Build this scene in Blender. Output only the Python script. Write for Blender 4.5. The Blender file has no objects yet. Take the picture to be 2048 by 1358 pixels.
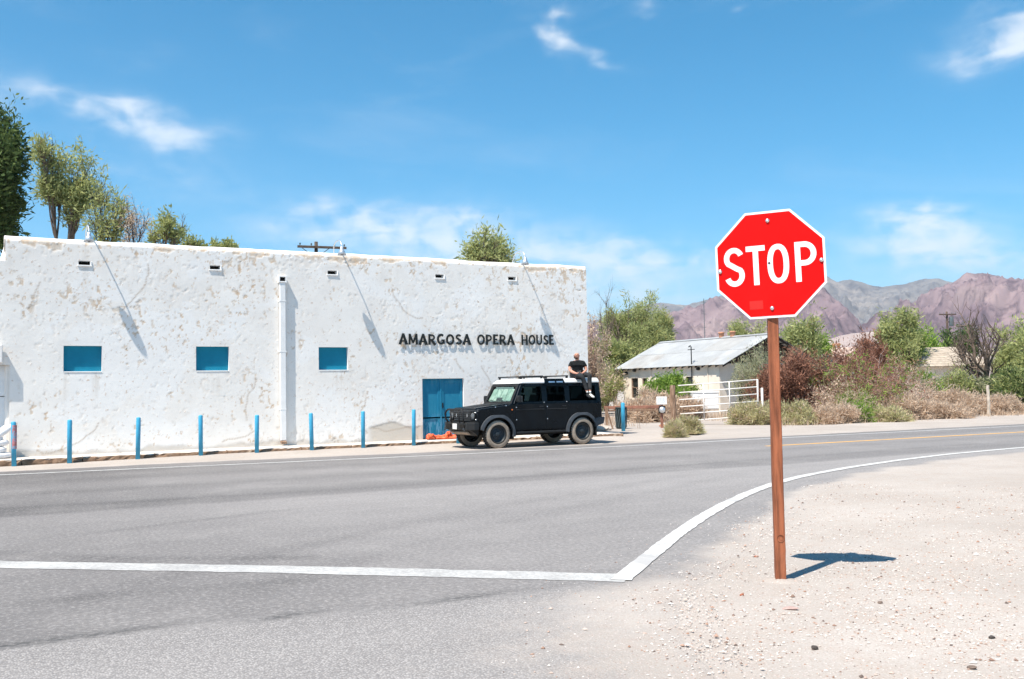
import bpy, bmesh, math, random
import numpy as np
from mathutils import Vector, Matrix

R = math.radians
scene = bpy.context.scene
COL = scene.collection

# ------------------------------------------------------------------ camera
cam_data = bpy.data.cameras.new("camera")
cam = bpy.data.objects.new("camera", cam_data)
COL.objects.link(cam)
cam_data.sensor_fit = 'HORIZONTAL'
cam_data.sensor_width = 36.0
cam_data.lens = 2000.0 / 2048.0 * 36.0
cam_data.clip_end = 30000.0
cam_data.clip_start = 0.05
CAM_H, PITCH, ROLL, YAW = 1.68, R(2.86), R(1.0), R(29.0)
_fw = Vector((math.sin(YAW) * math.cos(PITCH), math.cos(YAW) * math.cos(PITCH), math.sin(PITCH)))
_rt = Vector((math.cos(YAW), -math.sin(YAW), 0))
_up = _rt.cross(_fw)
_r2 = _rt * math.cos(ROLL) - _up * math.sin(ROLL)
_u2 = _up * math.cos(ROLL) + _rt * math.sin(ROLL)
cam.matrix_world = Matrix(((_r2.x, _u2.x, -_fw.x, 0), (_r2.y, _u2.y, -_fw.y, 0), (_r2.z, _u2.z, -_fw.z, CAM_H), (0, 0, 0, 1)))
scene.camera = cam

# ------------------------------------------------------------------ light
SUN = Vector((-0.442, -0.178, 0.885)).normalized()
sun_el = math.asin(SUN.z)
SKY_STRENGTH = 0.10
scene.view_settings.view_transform = 'Standard'
scene.view_settings.look = 'None'
scene.view_settings.gamma = 1.0
scene.view_settings.use_curve_mapping = False
scene.view_settings.exposure = 0.97
sun_data = bpy.data.lights.new("sun", 'SUN')
sun_data.energy = 4.3
sun_data.angle = R(0.5)
sun_data.color = (1.0, 0.935, 0.84)
sun = bpy.data.objects.new("sun", sun_data)
COL.objects.link(sun)
sun.rotation_euler = SUN.to_track_quat('Z', 'Y').to_euler()
sun.location = (-20, -8, 45)
scene.cycles.use_denoising = True
scene.cycles.max_bounces = 6
scene.cycles.transparent_max_bounces = 8


class NT:
    """small helper round a node tree"""
    def __init__(s, tree):
        s.t = tree

    def n(s, typ, **kw):
        nd = s.t.nodes.new(typ)
        for k, v in kw.items():
            setattr(nd, k, v)
        return nd

    def put(s, sock, v):
        if v is None:
            return
        if isinstance(v, bpy.types.NodeSocket):
            s.t.links.new(v, sock)
        else:
            if sock.type == 'RGBA' and len(v) == 3:
                v = (*v, 1.0)
            sock.default_value = v

    def math(s, op, a, b=None, c=None, clamp=False):
        nd = s.n('ShaderNodeMath', operation=op, use_clamp=clamp)
        s.put(nd.inputs[0], a)
        s.put(nd.inputs[1], b)
        if c is not None:
            s.put(nd.inputs[2], c)
        return nd.outputs[0]

    def mix(s, f, a, b, blend='MIX'):
        nd = s.n('ShaderNodeMix', data_type='RGBA', blend_type=blend)
        s.put(nd.inputs[0], f)
        s.put(nd.inputs[6], a)
        s.put(nd.inputs[7], b)
        return nd.outputs[2]

    def noise(s, vec, scale, detail=3.0, rough=0.55, dist=0.0, out=0):
        nd = s.n('ShaderNodeTexNoise')
        s.put(nd.inputs['Vector'], vec)
        nd.inputs['Scale'].default_value = scale
        nd.inputs['Detail'].default_value = detail
        nd.inputs['Roughness'].default_value = rough
        nd.inputs['Distortion'].default_value = dist
        return nd.outputs[out]

    def voro(s, vec, scale, out='Distance', feature='F1'):
        nd = s.n('ShaderNodeTexVoronoi', feature=feature)
        s.put(nd.inputs['Vector'], vec)
        nd.inputs['Scale'].default_value = scale
        return nd.outputs[out]

    def step(s, v, lo, hi):
        nd = s.n('ShaderNodeMapRange', interpolation_type='SMOOTHSTEP')
        s.put(nd.inputs[0], v)
        s.put(nd.inputs[1], lo)
        s.put(nd.inputs[2], hi)
        return nd.outputs[0]

    def vmul(s, vec, m):
        nd = s.n('ShaderNodeVectorMath', operation='MULTIPLY')
        s.put(nd.inputs[0], vec)
        nd.inputs[1].default_value = m
        return nd.outputs[0]

    def attr(s, name):
        return s.n('ShaderNodeAttribute', attribute_name=name).outputs['Fac']

    def bump(s, h, strength=0.5, dist=0.01):
        nd = s.n('ShaderNodeBump')
        s.put(nd.inputs['Height'], h)
        nd.inputs['Strength'].default_value = strength
        nd.inputs['Distance'].default_value = dist
        return nd.outputs[0]


# ------------------------------------------------------------------ sky
world = bpy.data.worlds.new("World")
scene.world = world
world.use_nodes = True
w = NT(world.node_tree)
for nd in list(world.node_tree.nodes):
    world.node_tree.nodes.remove(nd)
sky = w.n('ShaderNodeTexSky', sky_type='NISHITA')
sky.sun_disc = False
sky.sun_elevation = sun_el
sky.sun_rotation = math.atan2(SUN.x, SUN.y)
sky.altitude = 2200
sky.air_density = 1.0
sky.dust_density = 1.4
sky.ozone_density = 3.2
hs = w.n('ShaderNodeHueSaturation')
hs.inputs['Hue'].default_value = 0.480
hs.inputs['Saturation'].default_value = 1.66
hs.inputs['Value'].default_value = 0.98
w.t.links.new(sky.outputs[0], hs.inputs['Color'])
tc = w.n('ShaderNodeTexCoord').outputs['Generated']
sx = w.n('ShaderNodeSeparateXYZ')
w.t.links.new(tc, sx.inputs[0])
az = w.math('MULTIPLY', w.math('ARCTAN2', sx.outputs[0], sx.outputs[1]), 57.2958)
el = w.math('MULTIPLY', w.math('ARCSINE', sx.outputs[2]), 57.2958)
cx = w.n('ShaderNodeCombineXYZ')
w.put(cx.inputs[0], az)
w.put(cx.inputs[1], el)
ae = cx.outputs[0]
wn1 = w.noise(w.vmul(ae, (0.20, 0.38, 1)), 1.0, 4, 0.5, 0.3, out=1)
wsep = w.n('ShaderNodeSeparateXYZ')
w.t.links.new(wn1, wsep.inputs[0])
wa = w.math('ADD', az, w.math('MULTIPLY', w.math('SUBTRACT', wsep.outputs[0], 0.5), 5.2))
we = w.math('ADD', el, w.math('MULTIPLY', w.math('SUBTRACT', wsep.outputs[1], 0.5), 3.4))
# cirrus patches: azimuth, elevation, half widths, slope, strength
CLOUDS = [
    (6.3, 14.9, 3.2, 0.95, -0.06, 0.95), (10.8, 14.2, 2.4, 1.2, -0.10, 0.75), (0.8, 15.2, 2.2, 1.5, 0.0, 0.5),
    (9.0, 12.0, 6.5, 0.9, -0.05, 0.34), (8.0, 17.8, 2.6, 0.7, 0.1, 0.22),
    (21.5, 9.4, 7.5, 1.35, -0.04, 1.05), (29.0, 7.2, 9.0, 1.6, -0.05, 0.85), (38.0, 7.3, 4.0, 0.7, -0.05, 0.7),
    (33.0, 5.0, 9.0, 2.0, 0.0, 0.65),
    (32.3, 20.4, 0.75, 0.75, 0.5, 0.75), (31.5, 19.5, 0.9, 0.9, -0.6, 0.45), (34.0, 18.7, 2.4, 0.42, -0.35, 0.6),
    (37.3, 21.0, 1.0, 0.45, -0.2, 0.4), (42.5, 20.7, 0.7, 0.4, 0.3, 0.32),
    (56.3, 17.1, 2.9, 1.25, 0.12, 1.25), (62.0, 17.6, 4.5, 1.3, 0.1, 0.9),
    (51.0, 8.1, 3.8, 1.1, 0.03, 1.25), (53.5, 6.4, 4.2, 1.2, -0.05, 1.05), (52.8, 10.6, 0.6, 0.8, 1.2, 0.14),
    (76.0, 9.0, 9.0, 1.6, 0.0, 0.7), (-14.0, 11.0, 9.0, 1.8, 0.0, 0.7), (-40.0, 16.0, 12.0, 2.4, 0.0, 0.7),
    (110.0, 13.0, 14.0, 2.6, 0.0, 0.7), (150.0, 18.0, 14.0, 3.0, 0.0, 0.7), (-100.0, 14.0, 16.0, 2.6, 0.0, 0.7)]
field = None
for (a0, e0, ra, re, sl, st) in CLOUDS:
    da = w.math('SUBTRACT', wa, a0)
    de = w.math('SUBTRACT', w.math('SUBTRACT', we, e0), w.math('MULTIPLY', da, sl))
    q = w.math('ADD', w.math('POWER', w.math('ABSOLUTE', w.math('DIVIDE', da, ra)), 2.0),
               w.math('POWER', w.math('ABSOLUTE', w.math('DIVIDE', de, re)), 2.0))
    g = w.math('MULTIPLY', w.math('EXPONENT', w.math('MULTIPLY', q, -1.0)), st)
    field = g if field is None else w.math('ADD', field, g)
streak = w.noise(w.vmul(ae, (0.22, 0.85, 1)), 1.0, 5, 0.48, 0.6)
puff = w.noise(w.vmul(ae, (0.7, 0.9, 1)), 1.0, 4, 0.45, 0.4)
tex = w.math('ADD', w.math('MULTIPLY', streak, 0.9), w.math('MULTIPLY', puff, 0.75))
cl = w.math('MULTIPLY', field, w.step(tex, 0.30, 1.25))
cl = w.math('MULTIPLY', w.step(cl, -0.04, 1.0), 0.72)
veil = w.math('MULTIPLY', w.step(w.noise(w.vmul(ae, (0.06, 0.22, 1)), 1.0, 6, 0.6, 0.6), 0.48, 0.8), 0.10)
cl = w.math('MAXIMUM', cl, veil)
pale = w.math('MULTIPLY', w.math('EXPONENT', w.math('MULTIPLY', w.math('MAXIMUM', el, 0.0), -0.17)), 0.52)   # pale air towards the horizon, all round
cl = w.math('SUBTRACT', 1.0, w.math('MULTIPLY', w.math('SUBTRACT', 1.0, cl), w.math('SUBTRACT', 1.0, pale)))
skycol = w.mix(cl, hs.outputs[0], (6.1, 6.25, 6.4))
bg = w.n('ShaderNodeBackground')
bg.inputs['Strength'].default_value = SKY_STRENGTH
w.t.links.new(skycol, bg.inputs['Color'])
wo = w.n('ShaderNodeOutputWorld')
w.t.links.new(bg.outputs[0], wo.inputs['Surface'])


# ------------------------------------------------------------------ numpy noise
def _hash(ix, iy, seed):
    h = (ix.astype(np.int64) * 374761393 + iy.astype(np.int64) * 668265263 + seed * 974634777) & 0x7fffffff
    h = ((h ^ (h >> 13)) * 1274126177) & 0x7fffffff
    h = (h ^ (h >> 16)) & 0x7fffffff
    return (h % 100003) / 100003.0


def vnoise(x, y, seed=0):
    ix, iy = np.floor(x), np.floor(y)
    fx, fy = x - ix, y - iy
    fx = fx * fx * (3 - 2 * fx)
    fy = fy * fy * (3 - 2 * fy)
    a, b = _hash(ix, iy, seed), _hash(ix + 1, iy, seed)
    c, d = _hash(ix, iy + 1, seed), _hash(ix + 1, iy + 1, seed)
    return (a * (1 - fx) + b * fx) * (1 - fy) + (c * (1 - fx) + d * fx) * fy


def fbm(x, y, oct=4, seed=0, gain=0.5):
    s, a, t = 0.0, 1.0, 0.0
    for o in range(oct):
        s = s + a * vnoise(x * 2.03 ** o + 17.3 * o, y * 2.03 ** o - 9.1 * o, seed + o)
        t += a
        a *= gain
    return s / t


def ridged(x, y, oct=5, seed=0, gain=0.5):
    s, a, t = 0.0, 1.0, 0.0
    for o in range(oct):
        n = 1 - np.abs(2 * vnoise(x * 2.07 ** o + 31.7 * o, y * 2.07 ** o + 5.3 * o, seed + o) - 1)
        s = s + a * n * n
        t += a
        a *= gain
    return s / t


def sstep(v, lo, hi):
    t = np.clip((v - lo) / (hi - lo), 0, 1)
    return t * t * (3 - 2 * t)


# ------------------------------------------------------------------ mesh helpers
def link(name, me, mat=None, parent=None, smooth=False):
    o = bpy.data.objects.new(name, me)
    COL.objects.link(o)
    if mat is not None:
        me.materials.append(mat)
    if parent is not None:
        o.parent = parent
    if smooth:
        me.shade_smooth()
    return o


def obj_raw(name, V, F, mat=None, parent=None, smooth=False, tint=None, pattr=None):
    me = bpy.data.meshes.new(name)
    me.from_pydata(V if isinstance(V, list) else V.tolist(), [], F if isinstance(F, list) else F.tolist())
    if tint is not None:
        a = me.attributes.new('tint', 'FLOAT', 'FACE')
        a.data.foreach_set('value', np.asarray(tint, dtype=np.float32))
    if pattr:
        for k, v in pattr.items():
            a = me.attributes.new(k, 'FLOAT', 'POINT')
            a.data.foreach_set('value', np.asarray(v, dtype=np.float32))
    me.update()
    return link(name, me, mat, parent, smooth)


def tag(o, label, cat, group=None):
    o['label'] = label
    o['category'] = cat
    if group:
        o['group'] = group
    return o


def struct(o):
    o['kind'] = 'structure'
    return o


def stuff(o):
    o['kind'] = 'stuff'
    return o


def empty(name, loc, label=None, cat=None, rz=0.0, group=None, parent=None):
    o = bpy.data.objects.new(name, None)
    o.empty_display_size = 0.2
    COL.objects.link(o)
    o.location = loc
    o.rotation_euler = (0, 0, rz)
    if label:
        tag(o, label, cat, group)
    if parent:
        o.parent = parent
    return o


class MB:
    def __init__(s):
        s.v, s.f = [], []

    def add(s, V, F):
        b = len(s.v)
        s.v.extend([tuple(p) for p in V])
        s.f.extend([tuple(i + b for i in f) for f in F])
        return s

    def box(s, x0, x1, y0, y1, z0, z1):
        return s.add([(x0, y0, z0), (x1, y0, z0), (x1, y1, z0), (x0, y1, z0),
                      (x0, y0, z1), (x1, y0, z1), (x1, y1, z1), (x0, y1, z1)],
                     [(0, 3, 2, 1), (4, 5, 6, 7), (0, 1, 5, 4), (1, 2, 6, 5), (2, 3, 7, 6), (3, 0, 4, 7)])

    def hexa(s, p):
        """eight corners: bottom four counter-clockwise, then top four"""
        return s.add(p, [(0, 3, 2, 1), (4, 5, 6, 7), (0, 1, 5, 4), (1, 2, 6, 5), (2, 3, 7, 6), (3, 0, 4, 7)])

    def prism(s, poly, d, y0, y1):
        """polygon in two axes extruded along the third; d = axis left out"""
        n = len(poly)
        V = []
        for t in (y0, y1):
            for (a, b) in poly:
                V.append((t, a, b) if d == 'x' else (a, t, b) if d == 'y' else (a, b, t))
        F = [tuple(range(n)), tuple(range(2 * n - 1, n - 1, -1))]
        for i in range(n):
            j = (i + 1) % n
            F.append((i, n + i, n + j, j))
        return s.add(V, F)

    def tube(s, pts, rad, sides=6, caps=True):
        pts = [Vector(p) for p in pts]
        n = len(pts)
        if not hasattr(rad, '__len__'):
            rad = [rad] * n
        V, F = [], []
        ref = Vector((0.31, 0.2, 0.93)).normalized()
        for i, p in enumerate(pts):
            d = (pts[min(i + 1, n - 1)] - pts[max(i - 1, 0)])
            if d.length < 1e-9:
                d = Vector((0, 0, 1))
            d.normalize()
            r = ref if abs(d.dot(ref)) < 0.95 else Vector((1, 0, 0))
            a = d.cross(r).normalized()
            b = d.cross(a)
            for k in range(sides):
                t = 2 * math.pi * k / sides
                V.append(p + (a * math.cos(t) + b * math.sin(t)) * rad[i])
        for i in range(n - 1):
            for k in range(sides):
                k2 = (k + 1) % sides
                F.append((i * sides + k, i * sides + k2, (i + 1) * sides + k2, (i + 1) * sides + k))
        if caps:
            F.append(tuple(range(sides - 1, -1, -1)))
            F.append(tuple((n - 1) * sides + k for k in range(sides)))
        return s.add(V, F)

    def lathe(s, prof, seg=24, axis='z', center=(0, 0, 0), close=False):
        """profile of (radius, height) pairs turned round an axis"""
        V, F = [], []
        n = len(prof)
        for k in range(seg):
            t = 2 * math.pi * k / seg
            for (r, h) in prof:
                c_, s_ = r * math.cos(t), r * math.sin(t)
                p = (c_, s_, h) if axis == 'z' else (c_, h, s_) if axis == 'y' else (h, c_, s_)
                V.append((p[0] + center[0], p[1] + center[1], p[2] + center[2]))
        for k in range(seg):
            k2 = (k + 1) % seg
            for i in range(n - 1 if not close else n):
                j = (i + 1) % n
                F.append((k * n + i, k2 * n + i, k2 * n + j, k * n + j))
        return s.add(V, F)

    def build(s, name, mat=None, parent=None, smooth=False, bevel=0.0, seg=2, loc=None):
        me = bpy.data.meshes.new(name)
        me.from_pydata(s.v, [], s.f)
        bm = bmesh.new()
        bm.from_mesh(me)
        bmesh.ops.recalc_face_normals(bm, faces=bm.faces)
        bm.to_mesh(me)
        bm.free()
        o = link(name, me, mat, parent, smooth)
        if bevel > 0:
            m = o.modifiers.new('bevel', 'BEVEL')
            m.width = bevel
            m.segments = seg
            m.limit_method = 'ANGLE'
            m.angle_limit = R(30)
        if loc:
            o.location = loc
        return o


# ------------------------------------------------------------------ materials
def new_mat(name):
    m = bpy.data.materials.new(name)
    m.use_nodes = True
    t = NT(m.node_tree)
    b = m.node_tree.nodes['Principled BSDF']
    return m, t, b


def mat(name, col, rough=0.7, var=0.12, vscale=6.0, metal=0.0, bump=0.0, bscale=40.0, spec=0.35, col2=None, c2lo=0.5, c2hi=0.7, coat=0.0, stretch=None):
    m, t, b = new_mat(name)
    v = t.n('ShaderNodeTexCoord').outputs['Object']
    if stretch:
        v = t.vmul(v, stretch)
    n1 = t.noise(v, vscale, 5, 0.6)
    lo = tuple(c * (1 - var) for c in col)
    hi = tuple(min(1, c * (1 + var)) for c in col)
    c = t.mix(t.step(n1, 0.3, 0.7), lo, hi)
    if col2 is not None:
        n2 = t.noise(v, vscale * 0.6, 6, 0.65, 0.5)
        c = t.mix(t.step(n2, c2lo, c2hi), c, col2)
    t.put(b.inputs['Base Color'], c)
    b.inputs['Roughness'].default_value = rough
    b.inputs['Metallic'].default_value = metal
    b.inputs['Specular IOR Level'].default_value = spec
    if coat:
        b.inputs['Coat Weight'].default_value = coat
        b.inputs['Coat Roughness'].default_value = 0.06
    if bump > 0:
        t.put(b.inputs['Normal'], t.bump(t.noise(v, bscale, 4, 0.6), bump, 0.01))
    return m


def leaf_mat(name, dark, light, transl=0.3, yellow=None):
    m, t, b = new_mat(name)
    a = t.attr('tint')
    c = t.mix(a, dark, light)
    if yellow:
        c = t.mix(t.step(a, 0.86, 0.95), c, yellow)
    b.inputs['Roughness'].default_value = 0.75
    b.inputs['Specular IOR Level'].default_value = 0.15
    t.put(b.inputs['Base Color'], c)
    tr = t.n('ShaderNodeBsdfTranslucent')
    t.put(tr.inputs[0], c)
    mx = t.n('ShaderNodeMixShader')
    mx.inputs[0].default_value = transl
    out = [n for n in m.node_tree.nodes if n.type == 'OUTPUT_MATERIAL'][0]
    t.t.links.new(b.outputs[0], mx.inputs[1])
    t.t.links.new(tr.outputs[0], mx.inputs[2])
    t.t.links.new(mx.outputs[0], out.inputs[0])
    return m


def sand_nodes(t, pos):
    """pale alkali gravel: colour and height"""
    big = t.noise(pos, 0.35, 5, 0.6)
    mid = t.noise(pos, 3.0, 5, 0.65)
    fine = t.noise(pos, 60.0, 3, 0.7)
    c = t.mix(t.step(big, 0.3, 0.7), (0.362, 0.322, 0.287), (0.447, 0.404, 0.365))
    c = t.mix(t.math('MULTIPLY', t.step(mid, 0.45, 0.75), 0.6), c, (0.385, 0.320, 0.272))
    c = t.mix(t.math('MULTIPLY', t.step(fine, 0.45, 0.66), 0.62), c, (0.315, 0.255, 0.215))
    vcol = t.n('ShaderNodeTexVoronoi')
    t.put(vcol.inputs['Vector'], pos)
    vcol.inputs['Scale'].default_value = 55.0
    sp = t.n('ShaderNodeSeparateColor')
    t.t.links.new(vcol.outputs['Color'], sp.inputs[0])
    peb = t.math('MULTIPLY', t.step(sp.outputs[0], 0.66, 0.74), t.step(vcol.outputs['Distance'], 0.42, 0.30))
    pc = t.mix(sp.outputs[1], (0.30, 0.20, 0.165), (0.62, 0.56, 0.53))
    c = t.mix(t.math('MULTIPLY', peb, 0.8), c, pc)
    h = t.math('ADD', t.math('MULTIPLY', fine, 0.5), t.math('MULTIPLY', mid, 0.9))
    h = t.math('ADD', h, t.math('MULTIPLY', t.step(vcol.outputs['Distance'], 0.45, 0.1), 0.5))
    return c, h


def make_sand():
    m, t, b = new_mat('alkali_sand')
    pos = t.n('ShaderNodeNewGeometry').outputs['Position']
    c, h = sand_nodes(t, pos)
    t.put(b.inputs['Base Color'], c)
    b.inputs['Roughness'].default_value = 0.95
    b.inputs['Specular IOR Level'].default_value = 0.1
    t.put(b.inputs['Normal'], t.bump(h, 0.45, 0.012))
    return m


def make_asphalt():
    m, t, b = new_mat('worn_asphalt')
    pos = t.n('ShaderNodeNewGeometry').outputs['Position']
    sc, sh = sand_nodes(t, pos)
    sep = t.n('ShaderNodeSeparateXYZ')
    t.put(sep.inputs[0], pos)
    along = t.vmul(pos, (0.05, 1.0, 1.0))
    band = t.noise(along, 1.3, 5, 0.6, 0.15)
    blot = t.noise(pos, 0.7, 5, 0.6)
    grain = t.noise(pos, 85.0, 3, 0.75)
    vo = t.n('ShaderNodeTexVoronoi')
    t.put(vo.inputs['Vector'], pos)
    vo.inputs['Scale'].default_value = 62.0
    vs = t.n('ShaderNodeSeparateColor')
    t.t.links.new(vo.outputs['Color'], vs.inputs[0])
    tone = t.attr('tone')      # traffic wear, patching and a darker left side
    old = t.attr('old')
    c = t.mix(tone, (0.080, 0.075, 0.074), (0.295, 0.275, 0.264))
    c = t.mix(t.math('MULTIPLY', t.step(band, 0.42, 0.68), 0.30), c, (0.155, 0.145, 0.142))
    c = t.mix(t.math('MULTIPLY', t.step(blot, 0.45, 0.75), 0.22), c, (0.38, 0.355, 0.335))
    c = t.mix(t.math('MULTIPLY', t.step(grain, 0.5, 0.75), 0.35), c, (0.48, 0.445, 0.42))
    c = t.mix(t.math('MULTIPLY', t.step(grain, 0.5, 0.28), 0.30), c, (0.07, 0.068, 0.07))
    g2 = t.noise(pos, 24.0, 3, 0.7)
    c = t.mix(t.math('MULTIPLY', t.step(g2, 0.48, 0.70), 0.34), c, (0.46, 0.43, 0.41))
    c = t.mix(t.math('MULTIPLY', t.step(g2, 0.50, 0.30), 0.30), c, (0.09, 0.085, 0.083))
    agg = t.mix(vs.outputs[0], (0.20, 0.187, 0.180), (0.60, 0.56, 0.53))
    agg = t.mix(t.step(vo.outputs['Distance'], 0.35, 0.62), agg, (0.16, 0.148, 0.142))
    c = t.mix(t.math('MULTIPLY', old, 0.42), c, agg)
    c = t.mix(t.math('MULTIPLY', t.attr('crack'), t.step(t.noise(pos, 14, 4, 0.7), 0.35, 0.6)), c, (0.05, 0.05, 0.05))
    dn = t.math('ADD', t.attr('dust'), t.math('MULTIPLY', t.math('SUBTRACT', t.noise(pos, 2.2, 6, 0.7), 0.5), 0.7))
    d = t.step(dn, 0.25, 0.9)
    c = t.mix(d, c, sc)
    t.put(b.inputs['Base Color'], c)
    b.inputs['Roughness'].default_value = 0.88
    b.inputs['Specular IOR Level'].default_value = 0.2
    h = t.math('ADD', t.math('MULTIPLY', grain, 0.6), t.math('MULTIPLY', t.step(vo.outputs['Distance'], 0.6, 0.1), old))
    t.put(b.inputs['Normal'], t.bump(h, 0.4, 0.008))
    return m


def make_paint(name, col, worn):
    m, t, b = new_mat(name)
    pos = t.n('ShaderNodeNewGeometry').outputs['Position']
    n = t.noise(pos, 26.0, 6, 0.75)
    n2 = t.noise(pos, 1.1, 4, 0.6)
    f = t.step(t.math('ADD', n, t.math('MULTIPLY', n2, 0.5)), 0.80 + worn, 1.06 + worn)
    dark = tuple(c * 0.86 for c in col)
    c = t.mix(t.step(t.noise(pos, 4, 5, 0.6), 0.3, 0.7), dark, col)
    c = t.mix(t.math('MULTIPLY', f, 0.7), c, (0.24, 0.225, 0.22))
    c = t.mix(t.math('MULTIPLY', t.step(t.noise(t.vmul(pos, (0.9, 0.25, 1)), 1.6, 4, 0.6), 0.56, 0.72), 0.6), c, (0.30, 0.285, 0.275))
    t.put(b.inputs['Base Color'], c)
    b.inputs['Roughness'].default_value = 0.7
    return m


def make_stucco():
    m, t, b = new_mat('peeling_white_stucco')
    pos = t.n('ShaderNodeTexCoord').outputs['Object']
    n = t.noise(pos, 1.2, 5, 0.6)
    f = t.noise(pos, 30.0, 4, 0.7)
    c = t.mix(t.step(n, 0.3, 0.7), (0.80, 0.755, 0.70), (0.86, 0.82, 0.765))
    # coats of whitewash from different years, and faint run-down stains
    coat_ = t.noise(pos, 0.38, 5, 0.55, 0.8)
    c = t.mix(t.math('MULTIPLY', t.step(coat_, 0.50, 0.54), 0.5), c, (0.86, 0.845, 0.82))
    run = t.noise(t.vmul(pos, (5.0, 1.0, 0.28)), 1.0, 5, 0.6, 0.3)
    c = t.mix(t.math('MULTIPLY', t.math('MULTIPLY', t.step(run, 0.52, 0.74), t.attr('stain')), 0.55), c, (0.58, 0.51, 0.43))
    c = t.mix(t.math('MULTIPLY', t.step(f, 0.5, 0.8), 0.25), c, (0.66, 0.65, 0.63))
    tan = t.mix(t.step(t.noise(pos, 5.0, 4, 0.6), 0.35, 0.65), (0.60, 0.44, 0.30), (0.67, 0.59, 0.50))
    c = t.mix(t.math('MULTIPLY', t.attr('chip'), t.step(t.noise(pos, 40, 3, 0.7), 0.2, 0.5)), c, tan)
    # fine flaking between the larger chips
    fl = t.noise(pos, 11.0, 4, 0.62)
    fm = t.noise(pos, 0.8, 4, 0.6)
    thr = t.math('ADD', t.math('MULTIPLY', fm, 0.22), fl)
    c = t.mix(t.math('MULTIPLY', t.step(thr, 0.750, 0.785), 0.65), c, t.mix(t.noise(pos, 6.0, 2, 0.5), (0.60, 0.36, 0.20), (0.56, 0.50, 0.44)))
    c = t.mix(t.attr('base'), c, (0.60, 0.545, 0.475))
    c = t.mix(t.math('MULTIPLY', t.attr('crackline'), 0.8), c, (0.42, 0.33, 0.25))
    t.put(b.inputs['Base Color'], c)
    b.inputs['Roughness'].default_value = 0.9
    b.inputs['Specular IOR Level'].default_value = 0.15
    t.put(b.inputs['Normal'], t.bump(t.math('ADD', f, t.math('MULTIPLY', t.step(thr, 0.70, 0.75), 1.5)), 0.25, 0.004))
    return m


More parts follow.
